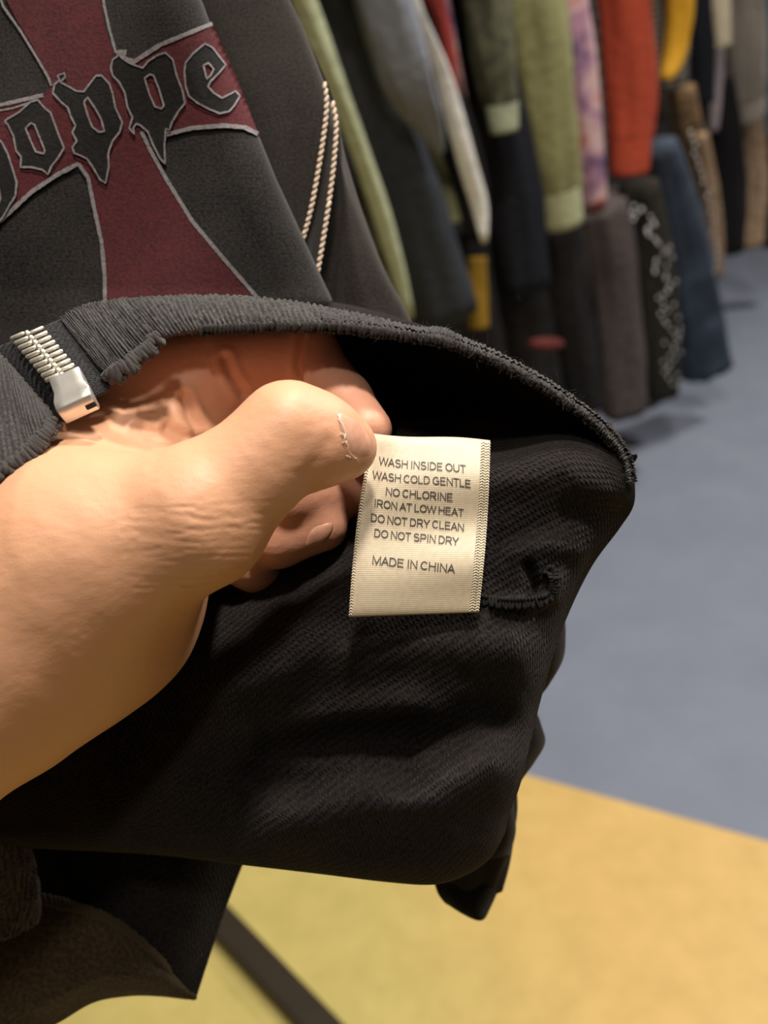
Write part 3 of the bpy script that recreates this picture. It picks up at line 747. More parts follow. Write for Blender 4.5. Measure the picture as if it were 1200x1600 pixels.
v, f = tube(c, r[:, None] * k, r[:, None] * .55 * k, RGT, 40)
tag(mesh('hanging_sleeve', v, f, M_sleeve, hoodie, recalc=True), 'sleeve hanging below the drape')
rows = [[(676, 1372, .352), (710, 1378, .346), (745, 1374, .345), (785, 1358, .349), (796, 1340, .358)], [(684, 1396, .352), (712, 1402, .346), (748, 1400, .345), (776, 1388, .349), (786, 1372, .358)], [(694, 1410, .353), (716, 1420, .347), (744, 1424, .346), (764, 1414, .350), (775, 1400, .358)], [(700, 1414, .354), (722, 1428, .349), (744, 1438, .348), (757, 1436, .351), (766, 1420, .358)]]
g3 = patch(rows, 30, 30); sheet('hanging_cuff', Q(g3[..., 0], g3[..., 1], g3[..., 2]), 0.004, M_ribdark, hoodie)

# ---- lower left: the other half of the front hanging down
rows = [[(-140, 1180, .345), (0, 1230, .338), (120, 1270, .334), (240, 1290, .334), (330, 1300, .338), (400, 1310, .346)],
        [(-140, 1300, .343), (0, 1320, .336), (110, 1340, .332), (230, 1350, .332), (320, 1352, .336), (380, 1350, .345)],
        [(-140, 1400, .341), (20, 1410, .336), (120, 1420, .332), (220, 1440, .332), (300, 1440, .336), (350, 1428, .345)],
        [(-140, 1460, .340), (40, 1450, .336), (130, 1470, .333), (215, 1490, .333), (280, 1510, .336), (322, 1512, .344)],
        [(-140, 1520, .340), (60, 1500, .337), (150, 1510, .335), (220, 1530, .335), (275, 1552, .337), (306, 1562, .343)]]
g4 = patch(rows, 80, 80); g4[..., 2] += .0012 * (vnoise(g4[..., 0] / 60, g4[..., 1] / 60, 9) - .5)
sheet('lower_panel', Q(g4[..., 0], g4[..., 1], g4[..., 2]), 0.0016, M_terry, hoodie)
rows = [[(-160, 1400, .320), (-40, 1404, .320), (60, 1404, .321), (120, 1416, .323), (180, 1440, .326), (228, 1476, .330), (262, 1512, .333), (308, 1560, .338)],
        [(-160, 1440, .317), (-40, 1440, .317), (55, 1440, .318), (115, 1452, .321), (172, 1474, .324), (224, 1504, .328), (264, 1532, .332), (306, 1562, .338)],
        [(-160, 1500, .314), (-40, 1500, .314), (50, 1494, .317), (110, 1500, .320), (164, 1514, .324), (214, 1530, .328), (256, 1546, .332), (302, 1563, .338)],
        [(-160, 1600, .316), (-40, 1590, .316), (40, 1556, .318), (100, 1548, .321), (154, 1545, .325), (206, 1548, .329), (250, 1554, .333), (296, 1562, .338)],
        [(-160, 1700, .322), (-40, 1660, .322), (35, 1626, .324), (92, 1598, .327), (146, 1567, .330), (200, 1557, .333), (246, 1557, .336), (292, 1562, .340)]]
g5 = patch(rows, 80, 100); g5[..., 2] -= .003 * np.exp(-(polydist(g5[..., 0], g5[..., 1], [(60, 1570), (160, 1520), (260, 1530)]) / 16) ** 2)
low = sheet('lower_hem', Q(g5[..., 0], g5[..., 1], g5[..., 2]), 0.0016, M_olive, hoodie)
tag(low, 'faded brown-black lower hem')
fr = MB(); p = spline(np.array([(-60, 1404), (60, 1404), (120, 1416), (180, 1440), (228, 1476), (262, 1512)], float), 46)
for i, (x, y) in enumerate(p):
    d0 = np.interp(x, [-60, 60, 180, 262], [.320, .321, .326, .333]) - .0008
    v, f = capsule(P(x - 3, y - 6 - 4 * rng.random(), d0), P(x + 5, y + 11 + 5 * rng.random(), d0 - .001), 0.0011, 8); fr.add(v, f)
fr.build('overlock_edge', M_olive, low)
def ribs_sheet(name, rows, nr, nc, n_ribs, amp, thick, mat, parent, along=1, wob=1.1):
    g = patch(rows, nr, nc)
    u = np.linspace(0, 1, nc)[None] if along == 1 else np.linspace(0, 1, nr)[:, None]
    w2 = np.linspace(0, 1, nr)[:, None] if along == 1 else np.linspace(0, 1, nc)[None]
    ph = n_ribs * u + wob * (vnoise(u * n_ribs * .35 + 0 * w2, w2 * 3, 4) - .5)
    dsp = amp * (np.abs(np.sin(np.pi * ph)) - .5) * (0.4 + 1.2 * vnoise(u * n_ribs + 0 * w2, w2 * 6, 8)) + amp * 1.3 * (vnoise(u * n_ribs * 1.7 + 0 * w2, w2 * 14, 12) - .5)
    return sheet(name, Q(g[..., 0], g[..., 1], g[..., 2]), thick, mat, parent, disp=dsp), g
M_cuff = knit('faded_black_rib_knit', srgb(44, 43, 43), srgb(96, 93, 93), 0.0006, 0.6, 0.2, sheen=0.1)
rows = [[(-60, 1240, .312), (-10, 1270, .305), (24, 1290, .304), (44, 1320, .308), (50, 1340, .316)], [(-60, 1330, .312), (-10, 1340, .304), (30, 1352, .302), (54, 1372, .307), (60, 1384, .315)], [(-60, 1420, .312), (-10, 1410, .304), (32, 1410, .302), (56, 1416, .307), (63, 1420, .315)], [(-60, 1490, .313), (-10, 1474, .306), (22, 1464, .304), (50, 1448, .308), (60, 1440, .315)]]
ribs_sheet('cuff', rows, 60, 90, 16, 0.0008, 0.003, M_cuff, hoodie)

# ---- ribbed hem band turned up in front, in two lengths either side of the zip
def band(name, pairs, n_ribs, nc, parent, mat=M_rib):
    """pairs: (upper px, upper d, lower px, lower d)"""
    rows = [[], [], [], [], [], [], []]
    for (ux, uy, ud, lx, ly, ld) in pairs:
        mid = lambda k: (ux + (lx - ux) * k, uy + (ly - uy) * k)
        rows[0].append((ux + 3, uy + 10, ud + .022)); rows[1].append((ux, uy + 1, ud + .004))
        for j, (k, b) in enumerate(((.06, .0), (.3, .0022), (.65, .0026), (.94, .0008))):
            x, y = mid(k); rows[2 + j].append((x, y, ud + (ld - ud) * k - b))
        rows[6].append((lx, ly, ld + .003))
    return ribs_sheet(name, rows, 56, nc, n_ribs, 0.00052, 0.0026, mat, parent)
PB_R = [(94, 497, .262, 166, 586, .253), (120, 480, .264, 196, 578, .254), (160, 470, .266, 228, 552, .256), (210, 464, .267, 262, 528, .258), (280, 461, .268, 312, 519, .259), (350, 461, .268, 372, 516, .260), (430, 467, .268, 445, 514, .261), (510, 479, .268, 520, 515, .262),
        (580, 494, .268, 586, 522, .263), (650, 510, .268, 652, 531, .264), (690, 511, .268, 692, 538, .264), (716, 523, .268, 714, 545, .264), (770, 546, .267, 767, 565, .264), (830, 577, .266, 825, 595, .263), (885, 612, .265, 879, 629, .262), (930, 646, .264, 924, 661, .261), (962, 680, .263, 954, 692, .261), (980, 712, .263, 972, 721, .262), (988, 752, .264, 980, 756, .263)]
hem, gband = band('hem_band', PB_R, 150, 1300, hoodie)
PB_L = [(-120, 470, .262, -90, 830, .228), (-60, 510, .259, -40, 785, .233), (-20, 538, .256, 4, 748, .237), (8, 560, .254, 44, 716, .240), (40, 596, .252, 70, 686, .242), (78, 642, .249, 92, 660, .245)]
hem2, gband2 = band('hem_band', PB_L, 24, 260, hoodie)
# overlocked lower edge: a row of small thread loops
def loops(path, n, ln, rad, mat, parent, jit=2.0):
    b = MB(); p = spline(np.array(path, float), n)
    for i in range(n):
        x, y, d = p[i]; t_ = p[min(i + 1, n - 1)] - p[max(i - 1, 0)]; l = math.hypot(t_[0], t_[1]); nx_, ny_ = -t_[1] / l, t_[0] / l
        if ny_ < 0: nx_, ny_ = -nx_, -ny_
        j1, j2 = (rng.random(2) - .5) * jit
        v, f = capsule(P(x - nx_ * ln * .9 + j1, y - ny_ * ln * .9, d - .0012), P(x + nx_ * ln * .25 + j2, y + ny_ * ln * .25 + j2, d - .0006), rad, 8); b.add(v, f)
        v, f = capsule(P(x + nx_ * ln * .3 + j2, y + ny_ * ln * .3 + j1, d - .0004), P(x + nx_ * ln * .1 + j1, y + ny_ * ln * .1, d + .003), rad * 1.1, 8); b.add(v, f)
    return b.build('overlock_edge', mat, parent)
loops([(l[3], l[4], l[5]) for l in PB_R[4:]], 120, 12, 0.00066, M_lockthread, hem, 6)
loops([(164, 580, .252), (176, 590, .250), (200, 578, .250), (226, 556, .252), (250, 530, .254)], 36, 20, 0.0009, M_rib, hem, 12)
loops([(-40, 785, .231), (0, 748, .235), (44, 714, .238), (70, 688, .240), (90, 662, .243)], 44, 19, 0.0009, M_rib, hem2, 12)
# stray lint fibres on the hem
cu = bpy.data.curves.new('lint', 'CURVE'); cu.dimensions = '3D'; cu.bevel_depth = 0.000035; cu.bevel_resolution = 0
base0 = wloc(hem)
for _ in range(1700):
    if rng.random() < .7:
        i = rng.integers(0, gband.shape[1]); j = rng.integers(8, 55)
        q = gband[j, i]
    else:
        i = rng.integers(0, gband.shape[1]); q = gband[-3 if rng.random() < .5 else 9, i]
    a0 = P(q[0], q[1], q[2] - .0008); dr = rng.normal(size=3); dr -= FWD * 1.2; dr /= np.linalg.norm(dr); L_ = .0008 + .0016 * rng.random() ** 2
    bd = rng.normal(size=3) * .4
    s_ = cu.splines.new('POLY'); s_.points.add(3)
    for k in range(4):
        u_ = k / 3; pt = a0 + (dr * u_ + bd * u_ * u_) * L_ - base0
        s_.points[k].co = (*pt, 1)
lo_ = bpy.data.objects.new('lint', cu); COL.objects.link(lo_); lo_.parent = hem; cu.materials.append(M_rib); lo_['kind'] = 'stuff'

# ---- zip: tape, metal teeth, bottom box
M_tape = knit('black_herringbone_tape', srgb(24, 24, 26), srgb(56, 55, 58), 0.0007, 1.0, 0.8, sheen=.1)
M_nickel = plain('nickel_metal', (0.80, 0.77, 0.72, 1), 0.40, 0.85, var=0.06, scale=300, bump=0.03, dist=.0002)
M_teeth = plain('pale_metal_teeth', (0.84, 0.79, 0.68, 1), 0.45, 0.8, var=0.12, scale=900, bump=0.15, dist=.0002)
rows = [[(-30, 552, .266), (10, 536, .262), (42, 522, .260), (76, 506, .261), (112, 492, .266)], [(-4, 574, .262), (30, 560, .257), (62, 546, .255), (96, 534, .256), (132, 520, .261)], [(32, 608, .258), (58, 594, .253), (86, 580, .2515), (118, 566, .2525), (150, 552, .257)], [(66, 642, .255), (86, 630, .2505), (112, 618, .249), (142, 602, .250), (170, 588, .2545)], [(86, 662, .253), (102, 650, .249), (122, 636, .248), (146, 622, .2485), (172, 606, .252)]]
g6 = patch(rows, 40, 40)
zp = sheet('zipper', Q(g6[..., 0], g6[..., 1], g6[..., 2]), 0.0012, M_tape, hoodie)
tag(zp, 'black zip tape with pale metal teeth')
tb = MB(); q0, q1 = np.array([43, 521.]), np.array([97, 586.])
for i in range(10):
    k = i / 9.0; cpt = q0 + (q1 - q0) * k; d0 = .2585 + (.2485 - .2585) * k - .0012
    if i == 0: d0 += .0015
    ax = np.array([24.0, -10.5])
    for s_ in (-1, 1):
        a, b = cpt + ax * s_ * .12 + (1.5 * s_), cpt + ax * s_ + (1.5 * s_)
        pa, pb = P(a[0], a[1], d0 - .0004), P(b[0], b[1], d0 + .0004)
        v, f = tube(np.array([pa, pa + (pb - pa) * .1, pa + (pb - pa) * .9, pb]), np.array([.0005, .00068, .00068, .0005]), np.array([.0006, .0008, .0008, .0006]), UPV, 10); tb.add(v, f)
    v, f = capsule(P(cpt[0] - 3, cpt[1] - 4, d0 - .0007), P(cpt[0] + 3, cpt[1] + 4, d0 - .0007), .00075, 10); tb.add(v, f)
tb.build('zip_teeth', M_teeth, zp)
bx0 = P(112, 612, .2445)
ex = P(112 + 46, 612 - 21, .2445) - bx0; ex /= np.linalg.norm(ex)
ey = P(112 + 21, 612 + 46, .2425) - bx0; ey -= ex * (ey @ ex); ey /= np.linalg.norm(ey)
ez = np.cross(ex, ey); ez = -ez if ez @ FWD > 0 else ez
pr = [(-4.6, .3), (-4.3, .9), (-1.0, 1.1), (1.0, 1.5), (2.0, 2.2), (3.2, 2.3), (4.2, 1.6), (4.7, .6), (5.2, -.8), (5.4, -2.0), (4.6, -2.4), (3.6, -1.6), (2.4, -.9), (-4.2, -.7)]
xs_ = [-4.4, -4.15, -2, 0, 2, 4.15, 4.4]; V = []
for i, x in enumerate(xs_):
    sc = .93 if i in (0, len(xs_) - 1) else 1.0
    for (yy, zz) in pr:
        sx = x * (1.0 if yy > -1 else .86)
        V.append(bx0 + (ex * sx * 1.1 + ey * yy * sc * 1.22 + ez * (zz * sc)) * .001)
n_ = len(pr); I = np.arange(len(xs_) * n_).reshape(len(xs_), n_)
F = np.stack([I[:-1], np.roll(I[:-1], -1, 1), np.roll(I[1:], -1, 1), I[1:]], -1).reshape(-1, 4).tolist() + [I[0].tolist(), I[-1].tolist()]
o = mesh('zip_box', V, F, M_nickel, zp, smooth=False, recalc=True)
bv = o.modifiers.new('edge', 'BEVEL'); bv.width = .00018; bv.segments = 2; bv.limit_method = 'ANGLE'
for p_ in o.data.polygons: p_.use_smooth = True
M_dark = plain('dark_slot', srgb(10, 9, 9), .8, bump=0)
v_, f_ = box_bar(bx0 + (ex * 2.1 + ey * 6.0 + ez * .45) * .001, bx0 + (ex * 4.7 + ey * 6.0 + ez * .45) * .001, .0009, .0011, up=ez)
mesh('box_slot', v_, f_, M_dark, zp, smooth=False)

# ================================================================= CARE LABEL (sewn into the seam)
LTL, LTR, LBR, LBL = np.array([581., 677]), np.array([766., 688]), np.array([748., 957]), np.array([545., 964])
def lab(u, v):
    """u 0..1 across, v 0..1 down -> pixels and depth"""
    u = np.asarray(u, float); v = np.asarray(v, float)
    px = ((1 - u)[..., None] * (1 - v)[..., None] * LTL + u[..., None] * (1 - v)[..., None] * LTR + u[..., None] * v[..., None] * LBR + (1 - u)[..., None] * v[..., None] * LBL)
    x = px[..., 0] - 5.5 * np.sin(np.pi * v) * (1 - u) + 3.5 * np.sin(np.pi * v) * u; y = px[..., 1] + 2.0 * np.sin(np.pi * u * 2) * (1 - v)
    d = .2545 + 0.0010 * np.sin(v * 12.5 + 1.2 + u * .8) * (0.4 + .8 * u) + .0016 * (2 * (u - .5)) ** 2 * (0.3) + .0028 * np.exp(-(u / .16) ** 2) * np.exp(-((v - .13) / .2) ** 2) - 0.0060 * v + 0.0045 * (1 - v) ** 6 * .4
    d = d + .0014 * np.exp(-v / .022) + .0010 * np.exp(-(1 - v) / .025)
    return Q(x, y, d)
t = NT('cream_satin_ribbon')
uv = t.coord('UV')
wa = t.wave(uv, 2 * math.pi / 0.00052 / 20, .3, 'Y', 3); wb = t.wave(uv, 2 * math.pi / 0.0004 / 20, .3, 'X', 3)
nz = t.noise(uv, 700, 4, .6)
t.l(t.ramp(t.math('ADD', t.math('MULTIPLY', wa, .35), t.math('MULTIPLY', nz, .6)), [(.2, srgb(190, 174, 146)), (.7, srgb(218, 204, 178))]), t.b.inputs['Base Color'])
t.l(t.bump(t.math('ADD', wa, t.math('MULTIPLY', wb, .5)), .22, .0001), t.b.inputs['Normal'])
t.b.inputs['Roughness'].default_value = .42; t.b.inputs['Specular IOR Level'].default_value = .45
t.b.inputs['Anisotropic'].default_value = .5
t.b.inputs['Sheen Weight'].default_value = .1
M_satin = t.m
M_lock = plain('ivory_edge_thread', srgb(228, 218, 196), .55, var=.18, scale=1200, bump=.3, dist=.0002)
M_ltext = plain('dark_grey_label_ink', srgb(62, 56, 52), .55, var=.2, scale=2500, bump=0, spec=.5)
uu, vv = np.meshgrid(np.linspace(0, 1, 80), np.linspace(0, 1, 120))
care = sheet('care_label', lab(uu, vv), 0.0003, M_satin, hoodie)
tag(care, 'cream satin care label with grey printed washing instructions')
def stitch_col(u0, v0, v1, n, wu, rad):
    se = MB()
    for i in range(n):
        v = v0 + (v1 - v0) * (i + .5) / n; dvv = (v1 - v0) / n
        for s_ in (-1, 1):
            a = lab(np.array(u0), np.array(v - dvv * .45)); b = lab(np.array(u0 + s_ * wu), np.array(v + dvv * .35))
            off = np.array([0, 0, -.00025])
            q, f = capsule(to_world(a + off), to_world(b + off), rad, 6); se.add(q, f)
    se.build('edge_stitching', M_lock, care)
stitch_col(.945, .01, .995, 62, .020, .00021); stitch_col(.985, .01, .995, 62, .016, .00021); stitch_col(.012, .05, .995, 60, .013, .00018)

# lettering
LINES = [('WASH INSIDE OUT', (591.5, 726.0), (728.5, 739.0), 12.6), ('WASH COLD GENTLE', (581.5, 748.0), (736.5, 762.4), 12.8), ('NO CHLORINE', (601.8, 773.6), (708.0, 783.4), 12.4), ('IRON AT LOW HEAT', (583.8, 791.5), (724.8, 807.4), 12.2),
         ('DO NOT DRY CLEAN', (578.5, 814.5), (725.5, 830.4), 12.6), ('DO NOT SPIN DRY', (583.8, 838.6), (716.6, 852.2), 12.6), ('MADE IN CHINA', (580.9, 880.8), (710.5, 895.6), 13.4)]
def inv_lab(px, py):
    u, v = .5, .5
    for _ in range(25):
        c = lab(np.array(u), np.array(v)); x, y = to_px(c); e = np.array([px - x, py - y])
        J = []
        for du, dv2 in ((1e-3, 0), (0, 1e-3)):
            x2, y2 = to_px(lab(np.array(u + du), np.array(v + dv2))); J.append([(x2 - x) / 1e-3, (y2 - y) / 1e-3])
        s_ = np.linalg.solve(np.array(J).T, e); u += s_[0]; v += s_[1]
    return np.array([u, v])
def arc(cx, cy, rx, ry, a0, a1, n=14):
    a = np.radians(np.linspace(a0, a1, n)); return [(cx + rx * math.cos(q), cy + ry * math.sin(q)) for q in a]
# plain grotesque capitals: (advance width, strokes) on a cap height of 1
GL = {
 'A': (.92, [[(.05, 0), (.46, .95), (.87, 0)], [(.20, .34), (.72, .34)]]), 'C': (.98, [arc(.50, .5, .40, .44, 40, 320, 24)]),
 'D': (.98, [[(.13, .06), (.13, .94), (.45, .94)] + arc(.45, .5, .40, .44, 88, -88, 16) + [(.13, .06)]]),
 'E': (.90, [[(.82, .06), (.13, .06), (.13, .94), (.80, .94)], [(.13, .52), (.76, .52)]]),
 'G': (1.06, [arc(.52, .5, .42, .44, 42, 300, 24) + [(.90, .16), (.90, .46), (.56, .46)]]),
 'H': (.98, [[(.13, 0), (.13, 1)], [(.85, 0), (.85, 1)], [(.13, .53), (.85, .53)]]), 'I': (.38, [[(.19, 0), (.19, 1)]]),
 'L': (.78, [[(.13, 1), (.13, .06), (.74, .06)]]), 'M': (1.14, [[(.12, 0), (.12, .96), (.57, .06), (1.02, .96), (1.02, 0)]]),
 'N': (.98, [[(.13, 0), (.13, .96), (.85, .04), (.85, 1)]]), 'O': (1.06, [arc(.53, .5, .43, .44, 0, 360, 30)]),
 'P': (.92, [[(.13, 0), (.13, .94), (.55, .94)] + arc(.56, .69, .25, .25, 88, -88, 10) + [(.13, .44)]]),
 'R': (.99, [[(.13, 0), (.13, .94), (.58, .94)] + arc(.59, .70, .24, .24, 88, -88, 10) + [(.13, .46)], [(.52, .46), (.90, 0)]]),
 'S': (.92, [arc(.45, .725, .31, .215, 25, 250, 14) + arc(.45, .285, .35, .235, 72, -155, 14)]),
 'T': (.86, [[(.03, .94), (.83, .94)], [(.43, .94), (.43, 0)]]), 'U': (.98, [[(.13, 1), (.13, .40)] + arc(.49, .40, .36, .35, 180, 360, 14) + [(.85, 1)]]),
 'W': (1.30, [[(.04, 1), (.33, .05), (.65, .95), (.97, .05), (1.26, 1)]]), 'Y': (.90, [[(.04, 1), (.45, .42), (.86, 1)], [(.45, .44), (.45, 0)]]), ' ': (.30, [])}
tv, tf, tn_ = [], [], 0
SWD = .145
for txt, pL, pR, cap in LINES:
    x = 0; strokes = []
    for ch in txt:
        w_, st_ = GL[ch]; strokes += [[(x + a, b) for a, b in q] for q in st_]; x += w_
    A_, B_ = inv_lab(*pL), inv_lab(*pR); C_ = inv_lab(pL[0] + 1.0, pL[1] - cap)
    for q in strokes:
        q = np.array(q, float)
        closed = np.hypot(*(q[0] - q[-1])) < 1e-6
        e = np.diff(q, axis=0); l_ = np.linalg.norm(e, axis=1); keep = np.r_[True, l_ > 1e-6]; q = q[keep]; e = np.diff(q, axis=0)
        e /= np.linalg.norm(e, axis=1, keepdims=True); nn = np.stack([-e[:, 1], e[:, 0]], 1)
        a = np.vstack([nn[:1], nn]); b = np.vstack([nn, nn[-1:]])
        if closed: a[0] = nn[-1]; b[-1] = nn[0]
        mt = a + b; mt /= np.linalg.norm(mt, axis=1, keepdims=True); mt *= np.minimum(1 / np.clip(np.sum(mt * a, 1), .2, 1), 2.2)[:, None]
        V2 = np.vstack([q + mt * SWD / 2, q - mt * SWD / 2]); n_ = len(q)
        k = V2[:, 0] / x; UV = A_ + k[:, None] * (B_ - A_) + V2[:, 1:] * (C_ - A_)
        c = lab(UV[:, 0], UV[:, 1]); c = c * (1 - .00022 / c[:, 2:3])
        tv.append(to_world(c)); tf += [[tn_ + i, tn_ + i + 1, tn_ + n_ + i + 1, tn_ + n_ + i] for i in range(n_ - 1)]; tn_ += 2 * n_
o = mesh('lettering', np.vstack(tv), tf, M_ltext, care, smooth=False)

# ================================================================= HAND
def mm(r): return r * .001
# (px, py, depth, radius mm) chains
BODY = [((-640, 1530, .240, 36), (-230, 1190, .248, 30)), ((-230, 1190, .248, 30), (0, 1000, .250, 26)),      # forearm, wrist
        ((0, 1000, .250, 26), (140, 872, .245, 25)), ((-60, 880, .270, 21), (110, 770, .272, 20)),               # thenar, radial side
        ((110, 770, .272, 20), (215, 650, .285, 14)), ((40, 1060, .264, 19), (165, 955, .264, 20)), ((165, 955, .264, 20), (300, 740, .294, 15)), # palm and heel
        ((140, 780, .276, 20), (305, 650, .288, 12)), ((20, 840, .273, 19), (170, 766, .278, 15))]
THUMB = [((140, 872, .245, 26), (308, 806, .237, 17.5)), ((308, 806, .237, 17.5), (400, 729, .2365, 12.4)), ((400, 729, .2365, 12.4), (453, 678, .2375, 12.1)), ((453, 678, .2375, 12.1), (500, 690, .2405, 10.8)), ((500, 690, .2405, 10.8), (543, 699, .2440, 7.6))]
INDEX = [((200, 592, .284, 14), (330, 572, .285, 11.5)), ((330, 572, .285, 11.5), (478, 556, .289, 9.8)), ((478, 556, .289, 9.8), (534, 628, .279, 8.6)), ((534, 628, .279, 8.6), (574, 672, .269, 7.0))]
MIDDLE = [((250, 690, .300, 13), (440, 660, .318, 9.5)), ((440, 660, .318, 9.5), (575, 745, .300, 8.8)), ((575, 762, .294, 8.6), (448, 782, .277, 7.6))]
RING = [((240, 780, .300, 12), (400, 780, .318, 9.5)), ((400, 780, .318, 9.5), (432, 838, .283, 9.0)), ((432, 838, .283, 9.0), (505, 822, .283, 7.4))]
PINKY = [((210, 870, .296, 11), (330, 860, .308, 8.5)), ((330, 860, .308, 8.5), (388, 882, .290, 7.0)), ((388, 882, .290, 7.0), (415, 905, .296, 6.4))]
def cone_d(pts, a, b):
    pa, pb = Q(*a[:3]).astype(np.float32), Q(*b[:3]).astype(np.float32)
    ba = pb - pa; q = pts - pa
    t_ = np.clip((q @ ba) / (ba @ ba), 0, 1)
    return np.linalg.norm(q - t_[..., None] * ba, axis=-1) - (mm(a[3]) + (mm(b[3]) - mm(a[3])) * t_)
def smin(a, b, k):
    h = np.clip(.5 + .5 * (b - a) / k, 0, 1)
    return b + (a - b) * h - k * h * (1 - h)
def chain(pts, c, k):
    d = None
    for s_ in c:
        e = cone_d(pts, *s_); d = e if d is None else smin(d, e, k)
    return d
def sdf(pts):
    d = chain(pts, BODY, .020)
    d = smin(d, chain(pts, THUMB, .005), .009)
    d = smin(d, chain(pts, INDEX, .003), .010)
    for c in (MIDDLE, RING, PINKY): d = smin(d, chain(pts, c, .003), .0035)
    return d
def surface_nets(lo_, hi_, h):
    ax = [np.arange(a, b, h, dtype=np.float32) for a, b in zip(lo_, hi_)]
    G = np.empty([len(a) for a in ax], np.float32)
    yz = np.stack(np.meshgrid(ax[1], ax[2], indexing='ij'), -1)
    for i0 in range(0, len(ax[0]), 16):
        xs = ax[0][i0:i0 + 16]
        pts = np.empty((len(xs),) + yz.shape[:2] + (3,), np.float32); pts[..., 0] = xs[:, None, None]; pts[..., 1:] = yz
        G[i0:i0 + 16] = sdf(pts)
    ins = G < 0
    n = ins.shape
    cnt = np.zeros([k - 1 for k in n], np.int8)
    for i in (0, 1):
        for j in (0, 1):
            for k in (0, 1): cnt += ins[i:n[0] - 1 + i, j:n[1] - 1 + j, k:n[2] - 1 + k]
    act = np.argwhere((cnt > 0) & (cnt < 8))
    acc = np.zeros((len(act), 3)); num = np.zeros(len(act))
    corners = [(i, j, k) for i in (0, 1) for j in (0, 1) for k in (0, 1)]
    for a in range(8):
        for b in range(a + 1, 8):
            ca, cb = np.array(corners[a]), np.array(corners[b])
            if np.abs(ca - cb).sum() != 1: continue
            va = G[tuple((act + ca).T)]; vb = G[tuple((act + cb).T)]
            x = (va < 0) != (vb < 0); t_ = np.where(x, va / np.where(x, va - vb, 1), 0)
            acc += np.where(x[:, None], ca + (cb - ca) * t_[:, None], 0); num += x
    pos = (act + acc / num[:, None]) * h + np.array([a[0] for a in ax])
    idx = -np.ones(cnt.shape, np.int64); idx[tuple(act.T)] = np.arange(len(act))
    F = []
    for axis in range(3):
        o1, o2 = [(1, 2), (2, 0), (0, 1)][axis]
        s0 = [slice(None)] * 3; s1 = [slice(None)] * 3; s0[axis] = slice(0, -1); s1[axis] = slice(1, None)
        A_, B_ = ins[tuple(s0)], ins[tuple(s1)]
        e = np.argwhere(A_ != B_); sg = A_[tuple(e.T)]
        ok = (e[:, o1] > 0) & (e[:, o2] > 0) & (e[:, o1] < n[o1] - 1) & (e[:, o2] < n[o2] - 1); e = e[ok]; sg = sg[ok]
        c = []
        for d1, d2 in ((-1, -1), (0, -1), (0, 0), (-1, 0)):
            q = e.copy(); q[:, o1] += d1; q[:, o2] += d2; c.append(idx[tuple(q.T)])
        f = np.stack(c, 1); f[~sg] = f[~sg][:, ::-1]; F.append(f)
    return pos, np.vstack(F)
pos, F = surface_nets((-.19, -.145, .145), (.02, .072, .345), .0011)
tmp = mesh('tmp', pos, F, None, None)
ss = tmp.modifiers.new('s', 'SUBSURF'); ss.levels = 1; ss.render_levels = 1
dg = bpy.context.evaluated_depsgraph_get(); me = bpy.data.meshes.new_from_object(tmp.evaluated_get(dg))
n = len(me.vertices); co = np.empty(n * 3, np.float32); me.vertices.foreach_get('co', co); pos = co.reshape(-1, 3).astype(float)
no = np.empty(n * 3, np.float32); me.vertices.foreach_get('normal', no)
F = np.array([tuple(p.vertices) for p in me.polygons])
bpy.data.objects.remove(tmp); bpy.data.meshes.remove(me)
e_ = .0006
nrm = np.stack([sdf((pos + e_ * a).astype(np.float32)) - sdf((pos - e_ * a).astype(np.float32)) for a in np.eye(3)], -1)
nrm /= np.linalg.norm(nrm, axis=1, keepdims=True)
hx, hy = to_px(pos)
facing = np.clip(-np.sum(nrm * pos / np.linalg.norm(pos, axis=1, keepdims=True), 1) * 3, 0, 1)
dsp = np.zeros(len(pos))
def crease(poly, wd, amp, d0=0, d1=1):
    global dsp
    ok = facing * (pos[:, 2] > d0) * (pos[:, 2] < d1)
    dd = polydist(hx, hy, poly)
    dsp -= ok * amp * np.exp(-(dd / wd) ** 2)
    dsp += ok * amp * .35 * np.exp(-((dd - wd * 2) / wd) ** 2)
crease([(472, 518), (468, 545), (464, 570), (467, 596)], 5, .0013, .26, .31)         # index joint
crease([(288, 622), (298, 650), (312, 676), (322, 690)], 8, .0014, .25, .32)                    # web folds
crease([(262, 668), (290, 682), (320, 690)], 7, .0010, .25, .32)
crease([(210, 668), (250, 676), (285, 690)], 6, .0006, .25, .32)
crease([(352, 560), (362, 588), (380, 616)], 7, .0010, .255, .31)
crease([(472, 742), (500, 712), (512, 690)], 9, .0002, 0, .25)
for _ in range(44):
    x0, y0 = 180 + 190 * rng.random(), 790 + 130 * rng.random()
    l_ = 40 + 90 * rng.random(); k_ = -.05 + .2 * rng.random()
    crease([(x0, y0), (x0 + l_ * .5, y0 + l_ * k_ * .6 + 3 * rng.normal()), (x0 + l_, y0 + l_ * k_ - 8 * rng.random())], 3.0, .00003 + .00006 * rng.random(), 0, .24)
dsp += .00008 * (vnoise(hx / 13, hy / 9, 2) - .5) * facing + .0003 * (vnoise(hx / 45, hy / 40, 3) - .5)
pos = pos + nrm * dsp[:, None]
fing = np.minimum.reduce([chain(pos.astype(np.float32), c, .003) for c in (INDEX, MIDDLE, RING, PINKY)])
palm = np.minimum(chain(pos.astype(np.float32), [BODY[4], BODY[7]], .005), chain(pos.astype(np.float32), [THUMB[4]], .003) + .001)
pink = np.clip(1 - fing / .006, 0, 1) * .9 + np.clip(1 - palm / .008, 0, 1) * .5
pink = np.clip(pink, 0, 1)

